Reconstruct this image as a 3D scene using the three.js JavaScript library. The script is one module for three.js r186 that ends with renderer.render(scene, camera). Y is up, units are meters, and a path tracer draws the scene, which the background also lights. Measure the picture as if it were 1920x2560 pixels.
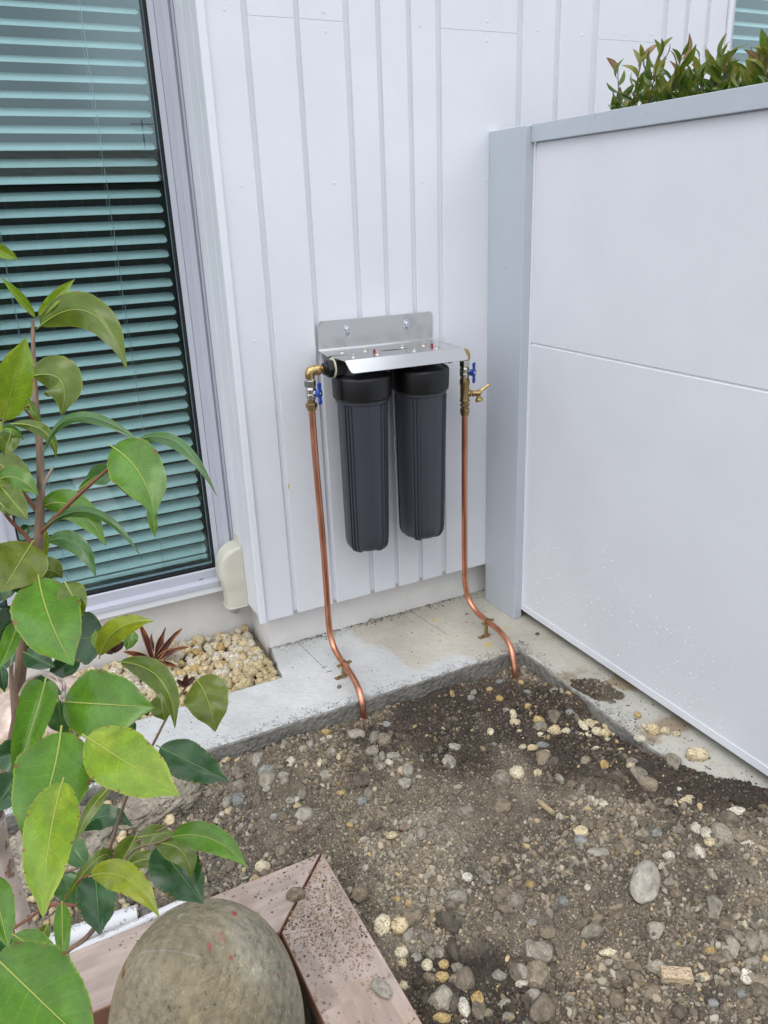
import * as THREE from 'three';
import { mergeGeometries, mergeVertices, toCreasedNormals } from 'three/addons/utils/BufferGeometryUtils.js';
import { RoundedBoxGeometry } from 'three/addons/geometries/RoundedBoxGeometry.js';

/* ------------------------------------------------------------------ camera, sky, sun, exposure */
const scene = new THREE.Scene();
const CAM = new THREE.Vector3(-0.715, 1.5116, 2.45), FOC = 1988.2;
const AX = new THREE.Vector3(0.89095893, -0.03700547, 0.45257351);
const AY = new THREE.Vector3(-0.19178354, -0.93408298, 0.30117778);   // image down
const AZ = new THREE.Vector3(0.41159598, -0.35513319, -0.83932661);   // forward
const camera = new THREE.PerspectiveCamera(2 * Math.atan(1280 / FOC) * 180 / Math.PI, 768 / 1024, 0.05, 400);
camera.quaternion.setFromRotationMatrix(new THREE.Matrix4().makeBasis(AX, AY.clone().negate(), AZ.clone().negate()));
camera.position.copy(CAM);

const renderer = new THREE.WebGLRenderer({ antialias: true });
renderer.setSize(768, 1024);
renderer.toneMapping = THREE.LinearToneMapping;
renderer.toneMappingExposure = 1.25;
renderer.shadowMap.enabled = true;

/* seeded numbers and noise */
function rng(seed) { let a = seed >>> 0; return () => { a = (a + 0x6D2B79F5) >>> 0; let t = a; t = Math.imul(t ^ (t >>> 15), t | 1); t ^= t + Math.imul(t ^ (t >>> 7), t | 61); return ((t ^ (t >>> 14)) >>> 0) / 4294967296; }; }
function hash3(x, y, z) { let h = Math.imul(x, 374761393) + Math.imul(y, 668265263) + Math.imul(z, 2147483647 ^ 0x5bd1e995); h = Math.imul(h ^ (h >>> 13), 1274126177); return ((h ^ (h >>> 16)) >>> 0) / 4294967296; }
const fade = t => t * t * (3 - 2 * t), mixn = (a, b, t) => a + (b - a) * t;
function n3(x, y, z) {
  const X = Math.floor(x), Y = Math.floor(y), Z = Math.floor(z), u = fade(x - X), v = fade(y - Y), w = fade(z - Z);
  return mixn(mixn(mixn(hash3(X, Y, Z), hash3(X + 1, Y, Z), u), mixn(hash3(X, Y + 1, Z), hash3(X + 1, Y + 1, Z), u), v),
    mixn(mixn(hash3(X, Y, Z + 1), hash3(X + 1, Y, Z + 1), u), mixn(hash3(X, Y + 1, Z + 1), hash3(X + 1, Y + 1, Z + 1), u), v), w);
}
function n2(x, y, s = 0) { const X = Math.floor(x), Y = Math.floor(y), u = fade(x - X), v = fade(y - Y); return mixn(mixn(hash3(X, Y, s), hash3(X + 1, Y, s), u), mixn(hash3(X, Y + 1, s), hash3(X + 1, Y + 1, s), u), v); }
function fbm(x, y, o = 4, s = 0) { let a = 0.5, f = 0, t = 0; for (let i = 0; i < o; i++) { f += a * n2(x, y, s + i * 17); t += a; x *= 2.03; y *= 2.03; a *= 0.5; } return f / t; }
function fbm3(x, y, z, o = 3) { let a = 0.5, f = 0, t = 0; for (let i = 0; i < o; i++) { f += a * n3(x, y, z); t += a; x *= 2.03; y *= 2.03; z *= 2.03; a *= 0.5; } return f / t; }
const sstep = (a, b, x) => { const t = Math.min(1, Math.max(0, (x - a) / (b - a))); return t * t * (3 - 2 * t); };
const clamp = (x, a = 0, b = 1) => Math.min(b, Math.max(a, x));

/* the overcast sky */
{
  const w = 512, h = 256, d = new Float32Array(w * h * 4);
  for (let j = 0; j < h; j++) for (let i = 0; i < w; i++) {
    const el = ((j + 0.5) / h - 0.5) * Math.PI, az = (i / w) * Math.PI * 2, up = Math.sin(el);
    const cx = Math.cos(az) * Math.cos(el), cz = Math.sin(az) * Math.cos(el);
    let L = 1.06 + 0.58 * Math.max(0, up);
    const cl = fbm3(cx * 3 + 9, up * 6 + 5, cz * 3 + 7, 5);
    L *= 0.72 + 0.56 * sstep(0.3, 0.7, cl);
    if (up < 0) L *= Math.max(0.25, 1 + up * 4);
    const k = (j * w + i) * 4, b = 0.35 + 0.65 * cl;
    d[k] = L * (0.90 + 0.04 * b); d[k + 1] = L * 0.965; d[k + 2] = L * (1.09 - 0.03 * b); d[k + 3] = 1;
  }
  const t = new THREE.DataTexture(d, w, h, THREE.RGBAFormat, THREE.FloatType);
  t.mapping = THREE.EquirectangularReflectionMapping; t.magFilter = THREE.LinearFilter; t.minFilter = THREE.LinearFilter; t.needsUpdate = true;
  scene.background = t; scene.environment = t;
}
const sun = new THREE.DirectionalLight(0xfff6ea, 0.6);
sun.position.set(-4.6, 8, 4.2); sun.target.position.set(0, 0, 0);
sun.castShadow = true; sun.shadow.radius = 55; sun.shadow.mapSize.set(2048, 2048);
Object.assign(sun.shadow.camera, { left: -5, right: 5, top: 5, bottom: -5, near: 0.5, far: 30 });
scene.add(sun, sun.target);

/* ------------------------------------------------------------------ helpers */
const V = (x, y, z) => new THREE.Vector3(x, y, z);
function ray(u, v) { return AX.clone().multiplyScalar((u - 960) / FOC).addScaledVector(AY, (v - 1280) / FOC).add(AZ); }
function at(u, v, d) { return CAM.clone().addScaledVector(ray(u, v), d); }
function onY(u, v, y) { const r = ray(u, v); return CAM.clone().addScaledVector(r, (y - CAM.y) / r.y); }
const depthOf = p => p.clone().sub(CAM).dot(AZ);
const names = {};
function numbered(n) { const k = names[n] = (names[n] ?? -1) + 1; return k ? n + '_' + String(k).padStart(3, '0') : n; }
function thing(name, label, category, base = V(0, 0, 0), group) {
  const g = new THREE.Group(); g.name = numbered(name); g.position.copy(base); g.userData = { label, category };
  if (group) g.userData.group = group; scene.add(g); return g;
}
/* geometry in world coordinates becomes a part of thing g (or of a part of it) */
function part(g, name, geo, mat) {
  const m = new THREE.Mesh(geo, mat); m.name = name;
  let o = V(0, 0, 0), p = g; while (p && p !== scene) { o.add(p.position); p = p.parent; }
  m.position.copy(o.negate()); g.add(m); return m;
}
function solo(name, geo, mat, label, category, group) {
  geo.computeBoundingBox(); const b = geo.boundingBox, c = V((b.min.x + b.max.x) / 2, b.min.y, (b.min.z + b.max.z) / 2);
  geo.translate(-c.x, -c.y, -c.z); const m = new THREE.Mesh(geo, mat); m.name = numbered(name); m.position.copy(c);
  m.userData = { label, category }; if (group) m.userData.group = group; scene.add(m); return m;
}
function struct(name, geo, mat) { const m = new THREE.Mesh(geo, mat); m.name = numbered(name); m.userData = { kind: 'structure' }; scene.add(m); return m; }
/* texture coordinates in metres, from the axis each face points along */
function metreUV(g0, k = 1, ox = 0, oy = 0) {
  const g = g0.index ? g0.toNonIndexed() : g0, p = g.attributes.position, uv = new Float32Array(p.count * 2), a = V(0, 0, 0), b = V(0, 0, 0), c = V(0, 0, 0);
  for (let i = 0; i < p.count; i += 3) {
    a.fromBufferAttribute(p, i); b.fromBufferAttribute(p, i + 1).sub(a); c.fromBufferAttribute(p, i + 2).sub(a); b.cross(c); const x = Math.abs(b.x), y = Math.abs(b.y), z = Math.abs(b.z);
    for (let j = i; j < i + 3; j++) { const X = p.getX(j) * k + ox, Y = p.getY(j) * k + oy, Z = p.getZ(j) * k + ox; if (x >= y && x >= z) { uv[j * 2] = Z; uv[j * 2 + 1] = Y; } else if (y >= z) { uv[j * 2] = X; uv[j * 2 + 1] = Z; } else { uv[j * 2] = X; uv[j * 2 + 1] = Y; } }
  }
  g.setAttribute('uv', new THREE.BufferAttribute(uv, 2)); return g;
}
function box(x0, x1, y0, y1, z0, z1, r = 0) {
  const g = r ? new RoundedBoxGeometry(x1 - x0, y1 - y0, z1 - z0, 2, r) : new THREE.BoxGeometry(x1 - x0, y1 - y0, z1 - z0);
  return metreUV(g.translate((x0 + x1) / 2, (y0 + y1) / 2, (z0 + z1) / 2));
}
function merge(list) { return mergeGeometries(list.map(g => { const q = g.index ? g.toNonIndexed() : g.clone(); for (const k of Object.keys(q.attributes)) if (!['position', 'normal', 'uv'].includes(k)) q.deleteAttribute(k); return q; })); }
/* profile [[x,z]...] drawn up from y0 to y1 */
function prismY(prof, y0, y1) { const s = new THREE.Shape(prof.map(([x, z]) => new THREE.Vector2(x, -z))); return metreUV(new THREE.ExtrudeGeometry(s, { depth: y1 - y0, bevelEnabled: false }).rotateX(-Math.PI / 2).translate(0, y0, 0)); }
/* profile [[z,y]...] drawn along x from x0 to x1 */
function prismX(prof, x0, x1) { const s = new THREE.Shape(prof.map(([z, y]) => new THREE.Vector2(-z, y))); return metreUV(new THREE.ExtrudeGeometry(s, { depth: x1 - x0, bevelEnabled: false }).rotateY(Math.PI / 2).translate(x0, 0, 0)); }
/* profile [[x,y]...] drawn along z */
function prismZ(prof, z0, z1) { const s = new THREE.Shape(prof.map(([x, y]) => new THREE.Vector2(x, y))); return metreUV(new THREE.ExtrudeGeometry(s, { depth: z1 - z0, bevelEnabled: false }).translate(0, 0, z0)); }
/* tapered tube through points */
function tube(pts, radii, radial = 8, per = 6, bump = null) {
  const c = new THREE.CatmullRomCurve3(pts, false, 'centripetal'), n = (pts.length - 1) * per, P = [], N = [], U = [], I = [];
  let nrm = null, prev = null;
  for (let i = 0; i <= n; i++) {
    const t = i / n, p = c.getPoint(t), tan = c.getTangent(t).normalize();
    if (!nrm) { nrm = Math.abs(tan.y) < 0.9 ? V(0, 1, 0) : V(1, 0, 0); nrm.addScaledVector(tan, -nrm.dot(tan)).normalize(); }
    else { nrm.addScaledVector(tan, -nrm.dot(tan)).normalize(); }
    const bin = tan.clone().cross(nrm), f = t * (pts.length - 1), k = Math.min(pts.length - 2, Math.floor(f));
    let r = Array.isArray(radii) ? mixn(radii[k], radii[k + 1], f - k) : radii;
    for (let j = 0; j <= radial; j++) {
      const a = j / radial * Math.PI * 2, q = nrm.clone().multiplyScalar(Math.cos(a)).addScaledVector(bin, Math.sin(a));
      const rr = bump ? r * bump(t, a, p) : r;
      P.push(p.x + q.x * rr, p.y + q.y * rr, p.z + q.z * rr); N.push(q.x, q.y, q.z); U.push(j / radial, t * c.getLength() * 4);
    }
    prev = p;
  }
  for (let i = 0; i < n; i++) for (let j = 0; j < radial; j++) { const a = i * (radial + 1) + j, b = a + radial + 1; I.push(a, a + 1, b, b, a + 1, b + 1); }
  const e0 = P.length / 3, p0 = pts[0], p1 = pts[pts.length - 1]; P.push(p0.x, p0.y, p0.z, p1.x, p1.y, p1.z); N.push(0, 1, 0, 0, 1, 0); U.push(0, 0, 0, 0);
  for (let j = 0; j < radial; j++) { I.push(e0, j + 1, j); const b = n * (radial + 1) + j; I.push(e0 + 1, b, b + 1); }
  const g = new THREE.BufferGeometry(); g.setAttribute('position', new THREE.Float32BufferAttribute(P, 3)); g.setAttribute('normal', new THREE.Float32BufferAttribute(N, 3)); g.setAttribute('uv', new THREE.Float32BufferAttribute(U, 2)); g.setIndex(I);
  if (bump) g.computeVertexNormals();
  return g;
}
/* turned piece: [[radius, height]...] about an axis from a in direction d */
function turned(prof, a, d, seg = 28) {
  const g = new THREE.LatheGeometry(prof.map(([r, y]) => new THREE.Vector2(r, y)), seg);
  const c = toCreasedNormals(g, 0.6);
  return c.applyQuaternion(new THREE.Quaternion().setFromUnitVectors(V(0, 1, 0), d.clone().normalize())).translate(a.x, a.y, a.z);
}
function hex(r, h, a, d, ch = 0.0012, turn = 0) {   // hexagonal nut with chamfered ends, from a along d
  const g = new THREE.CylinderGeometry(r, r, h - 2 * ch, 6).translate(0, h / 2, 0);
  const t = new THREE.CylinderGeometry(r - ch * 1.3, r, ch, 6).translate(0, h - ch / 2, 0), b = new THREE.CylinderGeometry(r, r - ch * 1.3, ch, 6).translate(0, ch / 2, 0);
  return toCreasedNormals(merge([g, t, b]), 0.2).rotateY(turn).applyQuaternion(new THREE.Quaternion().setFromUnitVectors(V(0, 1, 0), d.clone().normalize())).translate(a.x, a.y, a.z);
}

/* ------------------------------------------------------------------ textures and materials */
const s8 = x => Math.round(clamp(x, 0, 255));
function tex(w, h, fn, { srgb = true, rep = [1, 1], wrap = true } = {}) {
  const d = new Uint8Array(w * h * 4);
  for (let j = 0; j < h; j++) for (let i = 0; i < w; i++) { const c = fn((i + 0.5) / w, (j + 0.5) / h), k = (j * w + i) * 4; if (typeof c === 'number') { d[k] = d[k + 1] = d[k + 2] = s8(c); } else { d[k] = s8(c[0]); d[k + 1] = s8(c[1]); d[k + 2] = s8(c[2]); } d[k + 3] = 255; }
  const t = new THREE.DataTexture(d, w, h, THREE.RGBAFormat); t.magFilter = THREE.LinearFilter; t.minFilter = THREE.LinearMipmapLinearFilter; t.generateMipmaps = true;
  if (wrap) t.wrapS = t.wrapT = THREE.RepeatWrapping; t.repeat.set(...rep); if (srgb) t.colorSpace = THREE.SRGBColorSpace; t.needsUpdate = true; return t;
}
/* noise that tiles over the unit square */
function tn(u, v, f, s = 0) { const x = u * f, y = v * f, X = Math.floor(x), Y = Math.floor(y), a = fade(x - X), b = fade(y - Y), m = (k, l) => hash3(((k % f) + f) % f, ((l % f) + f) % f, s + f * 7); return mixn(mixn(m(X, Y), m(X + 1, Y), a), mixn(m(X, Y + 1), m(X + 1, Y + 1), a), b); }
function tfbm(u, v, f, o = 4, s = 0) { let a = 0.5, r = 0, t = 0; for (let i = 0; i < o; i++) { r += a * tn(u, v, f, s + i); t += a; f *= 2; a *= 0.5; } return r / t; }
const std = (o) => new THREE.MeshStandardMaterial(o), phy = (o) => new THREE.MeshPhysicalMaterial(o);
const rgb = (r, g, b) => new THREE.Color().setRGB(r, g, b);

const grainBump = tex(256, 256, (u, v) => 255 * tfbm(u, v, 24, 4, 3), { srgb: false });
const paintMap = tex(512, 512, (u, v) => { const k = 246 + 9 * tfbm(u, v, 6, 5, 5) - (tn(u, v, 128, 9) > 0.985 ? 14 : 0); return [k, k, k]; });
const M = {};
M.wall = std({ color: rgb(0.75, 0.77, 0.805), roughness: 0.55, map: paintMap, bumpMap: grainBump, bumpScale: 0.0006 });
M.wallBack = std({ color: rgb(0.75, 0.77, 0.805), roughness: 0.6 });
M.trim = std({ color: rgb(0.75, 0.77, 0.805), roughness: 0.5, bumpMap: grainBump, bumpScale: 0.0004 });
M.fence = std({ color: rgb(0.75, 0.77, 0.805), roughness: 0.5, map: paintMap, bumpMap: grainBump, bumpScale: 0.0003 });
M.greyPaint = std({ color: rgb(0.50, 0.545, 0.595), roughness: 0.45, map: tex(512, 512, (u, v) => { const k = 244 + 10 * tfbm(u, v, 5, 4, 8); const s = tn(u, v, 96, 2) > 0.965 && tfbm(u, v, 8, 2, 4) > 0.5 ? 26 : 0; return [k - s, k - s, k - s]; }), bumpMap: grainBump, bumpScale: 0.0004 });
M.frame = std({ color: rgb(0.51, 0.53, 0.595), roughness: 0.38, map: paintMap });
M.returnPaint = std({ color: rgb(0.75, 0.77, 0.805), roughness: 0.5, map: paintMap });
M.gasket = std({ color: rgb(0.006, 0.006, 0.007), roughness: 0.7 });
M.glass = phy({ color: rgb(0.775, 0.95, 0.95), roughness: 0, transmission: 1, thickness: 0, ior: 1.45 });
M.glassInner = phy({ color: rgb(0.97, 0.985, 0.985), roughness: 0, transmission: 1, thickness: 0, ior: 2.35 });
M.slat = std({ color: rgb(0.62, 0.69, 0.68), roughness: 0.42, side: THREE.DoubleSide });
M.cord = std({ color: rgb(0.35, 0.4, 0.42), roughness: 0.8 });
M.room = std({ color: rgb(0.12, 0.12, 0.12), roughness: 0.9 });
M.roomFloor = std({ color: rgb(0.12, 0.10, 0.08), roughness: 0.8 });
M.plaster = std({ color: rgb(0.82, 0.81, 0.80), roughness: 0.85, bumpMap: tex(512, 512, (u, v) => 255 * (0.6 * tfbm(u, v, 12, 5, 2) + 0.4 * tfbm(u * 1, v, 4, 2, 6)), { srgb: false, rep: [2, 2] }), bumpScale: 0.004,
  map: tex(1024, 1024, (u, v) => { const k = 240 + 14 * tfbm(u, v, 8, 4, 1); const p = tn(u, v, 220, 6), q = tfbm(u, v, 9, 3, 9); const s = p > 0.955 && q > 0.47 ? 95 : 0; return [k - s, k - s * 1.02, k - 3 - s * 1.06]; }, { rep: [2, 2] }) });
M.copper = phy({ color: rgb(0.90, 0.475, 0.315), metalness: 1, roughness: 0.42, map: tex(256, 512, (u, v) => { const t = tfbm(u, v, 6, 5, 3), s = tfbm(u, v, 40, 2, 5) > 0.72 ? 26 : 0; const k = 214 + 52 * (t - 0.35); return [k + 8, k - 4 - s, k - 8 - s]; }), roughnessMap: tex(128, 256, (u, v) => [0, 175 + 80 * tfbm(u, v, 8, 4, 6), 0], { srgb: false }) });
M.brass = std({ color: rgb(0.70, 0.52, 0.24), metalness: 1, roughness: 0.3, map: tex(128, 128, (u, v) => { const k = 205 + 50 * tfbm(u, v, 8, 4, 4); return [k, k - 3, k - 10]; }) });
M.brassDull = std({ color: rgb(0.46, 0.335, 0.17), metalness: 1, roughness: 0.42, map: M.brass.map });
M.nickel = std({ color: rgb(0.66, 0.63, 0.57), metalness: 1, roughness: 0.24 });
M.zinc = std({ color: rgb(0.62, 0.66, 0.70), metalness: 1, roughness: 0.34 });
M.steel = phy({ color: rgb(0.76, 0.76, 0.755), metalness: 1, roughness: 0.27, roughnessMap: tex(256, 256, (u, v) => [0, 190 + 65 * tfbm(u, v, 10, 4, 2), 0], { srgb: false }), map: tex(512, 256, (u, v) => { const s = tfbm(u, v, 5, 4, 12), k = 238 + 12 * tfbm(u, v, 3, 3, 7) - (s > 0.70 ? 16 * sstep(0.70, 0.75, s) : 0); return [k, k, k - 1]; }, { rep: [1, 1] }) });
M.blue = phy({ color: rgb(0.012, 0.055, 0.36), roughness: 0.35, clearcoat: 0.3, clearcoatRoughness: 0.3 });
M.red = std({ color: rgb(0.28, 0.008, 0.02), roughness: 0.35 });
M.black = phy({ color: rgb(0.0045, 0.0045, 0.005), roughness: 0.4, bumpMap: grainBump, bumpScale: 0.0002 });
M.sump = phy({ color: rgb(0.056, 0.0605, 0.078), roughness: 0.36, map: tex(512, 512, (u, v) => { const k = 222 + 26 * tfbm(u, v, 5, 4, 1); const d = tn(u, v, 170, 5) > 0.985 ? 90 : 0; return [k + d, k + d, k + d]; }), bumpMap: grainBump, bumpScale: 0.0003 });
M.washer = std({ color: rgb(0.75, 0.72, 0.52), roughness: 0.6 });
M.cream = phy({ color: rgb(0.62, 0.605, 0.505), roughness: 0.4, map: paintMap });
M.conduit = std({ color: rgb(0.42, 0.45, 0.50), roughness: 0.55 });
M.pvc = phy({ color: rgb(0.74, 0.745, 0.75), roughness: 0.38, map: tex(256, 256, (u, v) => { const s = tfbm(u, v, 6, 4, 2) > 0.58 && tn(u, v, 70, 4) > 0.6 ? 90 : 0; const k = 248 - s; return [k, k - s * 0.05, k - s * 0.12]; }) });

/* ------------------------------------------------------------------ ground, slab, soil */
const gx = (p, x0, z0, r) => Math.exp(-((p.x - x0) ** 2 + (p.z - z0) ** 2) / (r * r));
const WETS = [[0.385, 0.56, 0.24], [0.635, 0.653, 0.28], [0.646, 0.90, 0.22], [0.80, 1.20, 0.18], [0.877, 1.30, 0.14], [0.0, 1.39, 0.17], [0.16, 0.55, 0.15]];
function wetness(x, z) { let w = 0; for (const [a, b, r] of WETS) w = Math.max(w, gx({ x, z }, a, b, r)); w += (fbm(x * 6 + 3, z * 6, 5, 5) - 0.5) * 1.5; return sstep(0.22, 0.85, w); }
function hSoil(x, z) {
  let h = -0.052 + (fbm(x * 2.3 + 4, z * 2.3, 3, 2) - 0.5) * 0.03 + (fbm(x * 13, z * 13, 3, 4) - 0.5) * 0.018;
  h += 0.012 * gx({ x, z }, -0.05, 0.55, 0.2) - 0.016 * gx({ x, z }, 0.15, 1.35, 0.22);
  h -= 0.09 * gx({ x, z }, -0.40, 0.60, 0.085);                                   // hollow under the rough footing
  h += 0.022 * sstep(0.86, 1.02, z) * sstep(0.35, 0.8, x);                         // soil rising over the right strip
  const edge = 0.80 + 0.62 * clamp(z - 1.0, 0, 3) + (fbm(z * 9, 3, 3, 8) - 0.5) * 0.08;
  if (z > 0.94) h += 0.055 * sstep(edge + 0.05, edge - 0.14, x) * sstep(0.55, 0.8, x) * sstep(0.94, 1.1, z);
  const sp = Math.exp(-(((x - 0.88) / 0.085) ** 2 + ((z - 0.735 - (x - 0.87) * 0.6) / 0.12) ** 2)) * (0.72 + 0.5 * fbm(x * 30, z * 30, 3, 9));
  if (x > 0.76) h = Math.max(h, -0.055 + 0.085 * sp);
  if (x < -0.36 && z > 1.13) h = Math.min(h, -0.12);
  if (z > 0.955 && x < -0.19) h = Math.min(h, -0.03);
  if (z < 0.42 && x < 0.8) h -= 0.01;
  return h;
}
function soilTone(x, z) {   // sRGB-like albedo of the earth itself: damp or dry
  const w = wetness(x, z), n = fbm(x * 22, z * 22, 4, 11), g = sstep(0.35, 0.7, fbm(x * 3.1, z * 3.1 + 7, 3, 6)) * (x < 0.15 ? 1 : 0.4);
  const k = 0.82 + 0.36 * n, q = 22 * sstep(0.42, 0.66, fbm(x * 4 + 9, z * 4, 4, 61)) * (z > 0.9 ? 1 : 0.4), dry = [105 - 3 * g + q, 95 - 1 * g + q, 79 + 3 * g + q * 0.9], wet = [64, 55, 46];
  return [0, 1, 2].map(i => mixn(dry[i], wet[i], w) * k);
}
const groundMap = tex(512, 512, (u, v) => { const k = 0.75 + 0.5 * tfbm(u, v, 16, 5, 3); return [74 * k, 72 * k, 58 * k]; }, { rep: [60, 60] });
{ // far ground
  const g = new THREE.PlaneGeometry(140, 140).rotateX(-Math.PI / 2).translate(0, -0.16, 0);
  struct('ground', g, std({ map: groundMap, roughness: 1 }));
}
const SX0 = -1.35, SX1 = 1.02, SZ0 = 0.36, SZ1 = 2.3;
const soilMesh = (() => {
  const st = 0.0068, nx = Math.round((SX1 - SX0) / st), nz = Math.round((SZ1 - SZ0) / st), P = [], U = [], I = [];
  for (let j = 0; j <= nz; j++) for (let i = 0; i <= nx; i++) {
    const x = SX0 + (SX1 - SX0) * i / nx, z = SZ0 + (SZ1 - SZ0) * j / nz; let h = hSoil(x, z);
    const lump = fbm(x * 60, z * 60, 3, 21) - 0.5, crumb = hash3(i, j, 5) - 0.5;
    h += lump * 0.011 + (fbm(x * 34, z * 34, 2, 29) - 0.5) * 0.009 + crumb * 0.004;
    if (j === nz || i === 0) h = -0.17;
    P.push(x, h, z); U.push((x - SX0) / (SX1 - SX0), (z - SZ0) / (SZ1 - SZ0));
  }
  for (let j = 0; j < nz; j++) for (let i = 0; i < nx; i++) { const a = j * (nx + 1) + i, b = a + nx + 1; I.push(a, b, a + 1, a + 1, b, b + 1); }
  const g = new THREE.BufferGeometry(); g.setAttribute('position', new THREE.Float32BufferAttribute(P, 3)); g.setAttribute('uv', new THREE.Float32BufferAttribute(U, 2)); g.setIndex(I); g.computeVertexNormals();
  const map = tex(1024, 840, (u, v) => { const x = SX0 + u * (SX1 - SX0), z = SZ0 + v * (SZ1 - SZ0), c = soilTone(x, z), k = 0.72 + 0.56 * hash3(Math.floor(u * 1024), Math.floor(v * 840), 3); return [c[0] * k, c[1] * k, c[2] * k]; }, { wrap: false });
  const m = new THREE.Group(); m.name = 'soil'; m.userData = { kind: 'structure' }; scene.add(m);
  const e = new THREE.Mesh(g, std({ map, roughness: 0.95 })); e.name = 'earth'; m.add(e); return m;
})();

/* concrete slab: path along the house and strip along the panel wall */
const slabTop = tex(1536, 1184, (u, v) => {
  const x = -1.3 + u * 2.6, z = -0.15 + v * 2.0;
  const n = fbm(x * 9, z * 9, 5, 3), f = fbm(x * 70, z * 70, 3, 5), c = fbm(x * 3.2 + 2, z * 3.2, 3, 13);
  let col = [199, 200, 197];
  const stain = sstep(0.345, 0.375, x + (n - 0.5) * 0.09 - 0.18 * clamp(z, 0, 0.4)) * sstep(0.36, 0.30, z + (n - 0.5) * 0.12 - 0.35 * sstep(0.6, 0.8, x));
  col = col.map((q, i) => mixn(q, [188, 181, 164][i], stain * 0.8));
  const strip = sstep(0.74, 0.86, x); col = col.map((q, i) => mixn(q, [188, 185, 171][i], strip * 0.8));
  const rust = strip * sstep(0.52, 0.66, fbm(x * 8 + 5, z * 8, 4, 31)) * sstep(0.3, 0.55, z); col = col.map((q, i) => mixn(q, [140, 118, 88][i], rust * 0.6));
  let k = 0.90 + 0.16 * n + 0.05 * (f - 0.5) + 0.06 * (c - 0.5);
  /* dirt: grains washed along the trench arris and against the wall */
  const e1 = z > 0.3 && x < 0.82 ? sstep(0.335, 0.415, z + (n - 0.5) * 0.05) : 0, e2 = x > 0.8 && z > 0.35 ? sstep(0.885, 0.80, x + (n - 0.5) * 0.05) : 0, e3 = sstep(-0.045, -0.078, z + (n - 0.5) * 0.035) * sstep(0.02, 0.06, x);
  const gr = hash3(Math.floor(x * 420), Math.floor(z * 420), 8);
  const d = Math.max(e1, e2) * 0.85 + e3 * 1.2;
  if (gr < d * 0.55 * sstep(0.3, 0.6, fbm(x * 40, z * 40, 3, 17))) k *= 0.45 + 0.25 * hash3(Math.floor(x * 420), Math.floor(z * 420), 9);
  if (n2(x * 160, z * 160, 41) > 0.955) k *= 0.62;
  if (n2(x * 55, z * 55, 43) > 0.968) k *= 0.5;
  const yl = Math.max(gx({ x, z }, 0.66, 0.05, 0.012), gx({ x, z }, 0.74, 0.31, 0.014), gx({ x, z }, 0.87, 0.24, 0.012)) * sstep(0.4, 0.6, f);
  col = [mixn(col[0], 205, yl), mixn(col[1], 178, yl), mixn(col[2], 70, yl)];
  /* hairline joints */
  const l1 = Math.abs((x - 0.135) - (z + 0.07) * 0.18 * 0.4), l2 = Math.abs((x - 0.62) - (z + 0.06) * 0.12);
  if (l1 < 0.0011 && z < 0.16 || l2 < 0.0011 && z < 0.17) k *= 0.55;
  return col.map(q => q * k);
}, { wrap: false });
{
  const r = rng(5), pts = [], poly = [[-2.4, 0.132], [-0.005, 0.128], [0.03, -0.1], [1.16, -0.1], [1.16, 3.2], [0.815, 3.2], [0.815, 0.402], [-2.4, 0.41]];
  poly.forEach(([x, z], i) => { const [x2, z2] = poly[(i + 1) % poly.length], L = Math.hypot(x2 - x, z2 - z), n = Math.max(1, Math.round(L / 0.014)); for (let k = 0; k < n; k++) { const t = k / n, a = x + (x2 - x) * t, b = z + (z2 - z) * t, j = k ? (fbm(a * 26, b * 26, 3, 6) - 0.5) * 0.009 + (r() - 0.5) * 0.0022 : 0; pts.push(new THREE.Vector2(a + (Math.abs(z2 - z) > 0.2 ? j : 0), -(b + (Math.abs(x2 - x) > 0.2 ? j : 0)))); } });
  const g = new THREE.ExtrudeGeometry(new THREE.Shape(pts), { depth: 0.17, bevelEnabled: true, bevelSize: 0.006, bevelOffset: -0.006, bevelThickness: 0.006, bevelSegments: 3 }).rotateX(-Math.PI / 2).translate(0, -0.176, 0);
  const p = g.attributes.position, uv = g.attributes.uv, nn = g.attributes.normal;
  const cap = g.groups[0].count; // caps first
  for (let i = 0; i < p.count; i++) { if (i < cap) uv.setXY(i, (p.getX(i) + 1.3) / 2.6, (p.getZ(i) + 0.15) / 2.0); else uv.setXY(i, (p.getX(i) + p.getZ(i)) * 1.6, p.getY(i) * 1.6); }
  const concBump = tex(512, 512, (u, v) => 255 * (0.55 * tfbm(u, v, 10, 6, 1) + 0.45 * tfbm(u, v, 60, 2, 2)), { srgb: false, rep: [1, 1] });
  const topB = concBump.clone(); topB.repeat.set(4.3, 3.3); topB.needsUpdate = true;
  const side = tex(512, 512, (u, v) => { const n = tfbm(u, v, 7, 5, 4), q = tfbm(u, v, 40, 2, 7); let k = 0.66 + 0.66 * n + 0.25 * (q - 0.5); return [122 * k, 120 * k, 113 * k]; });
  struct('concrete_path', g, [std({ map: slabTop, roughness: 0.85, bumpMap: topB, bumpScale: 0.0035 }), std({ map: side, roughness: 0.85, bumpMap: concBump, bumpScale: 0.012 })]);
}

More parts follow.
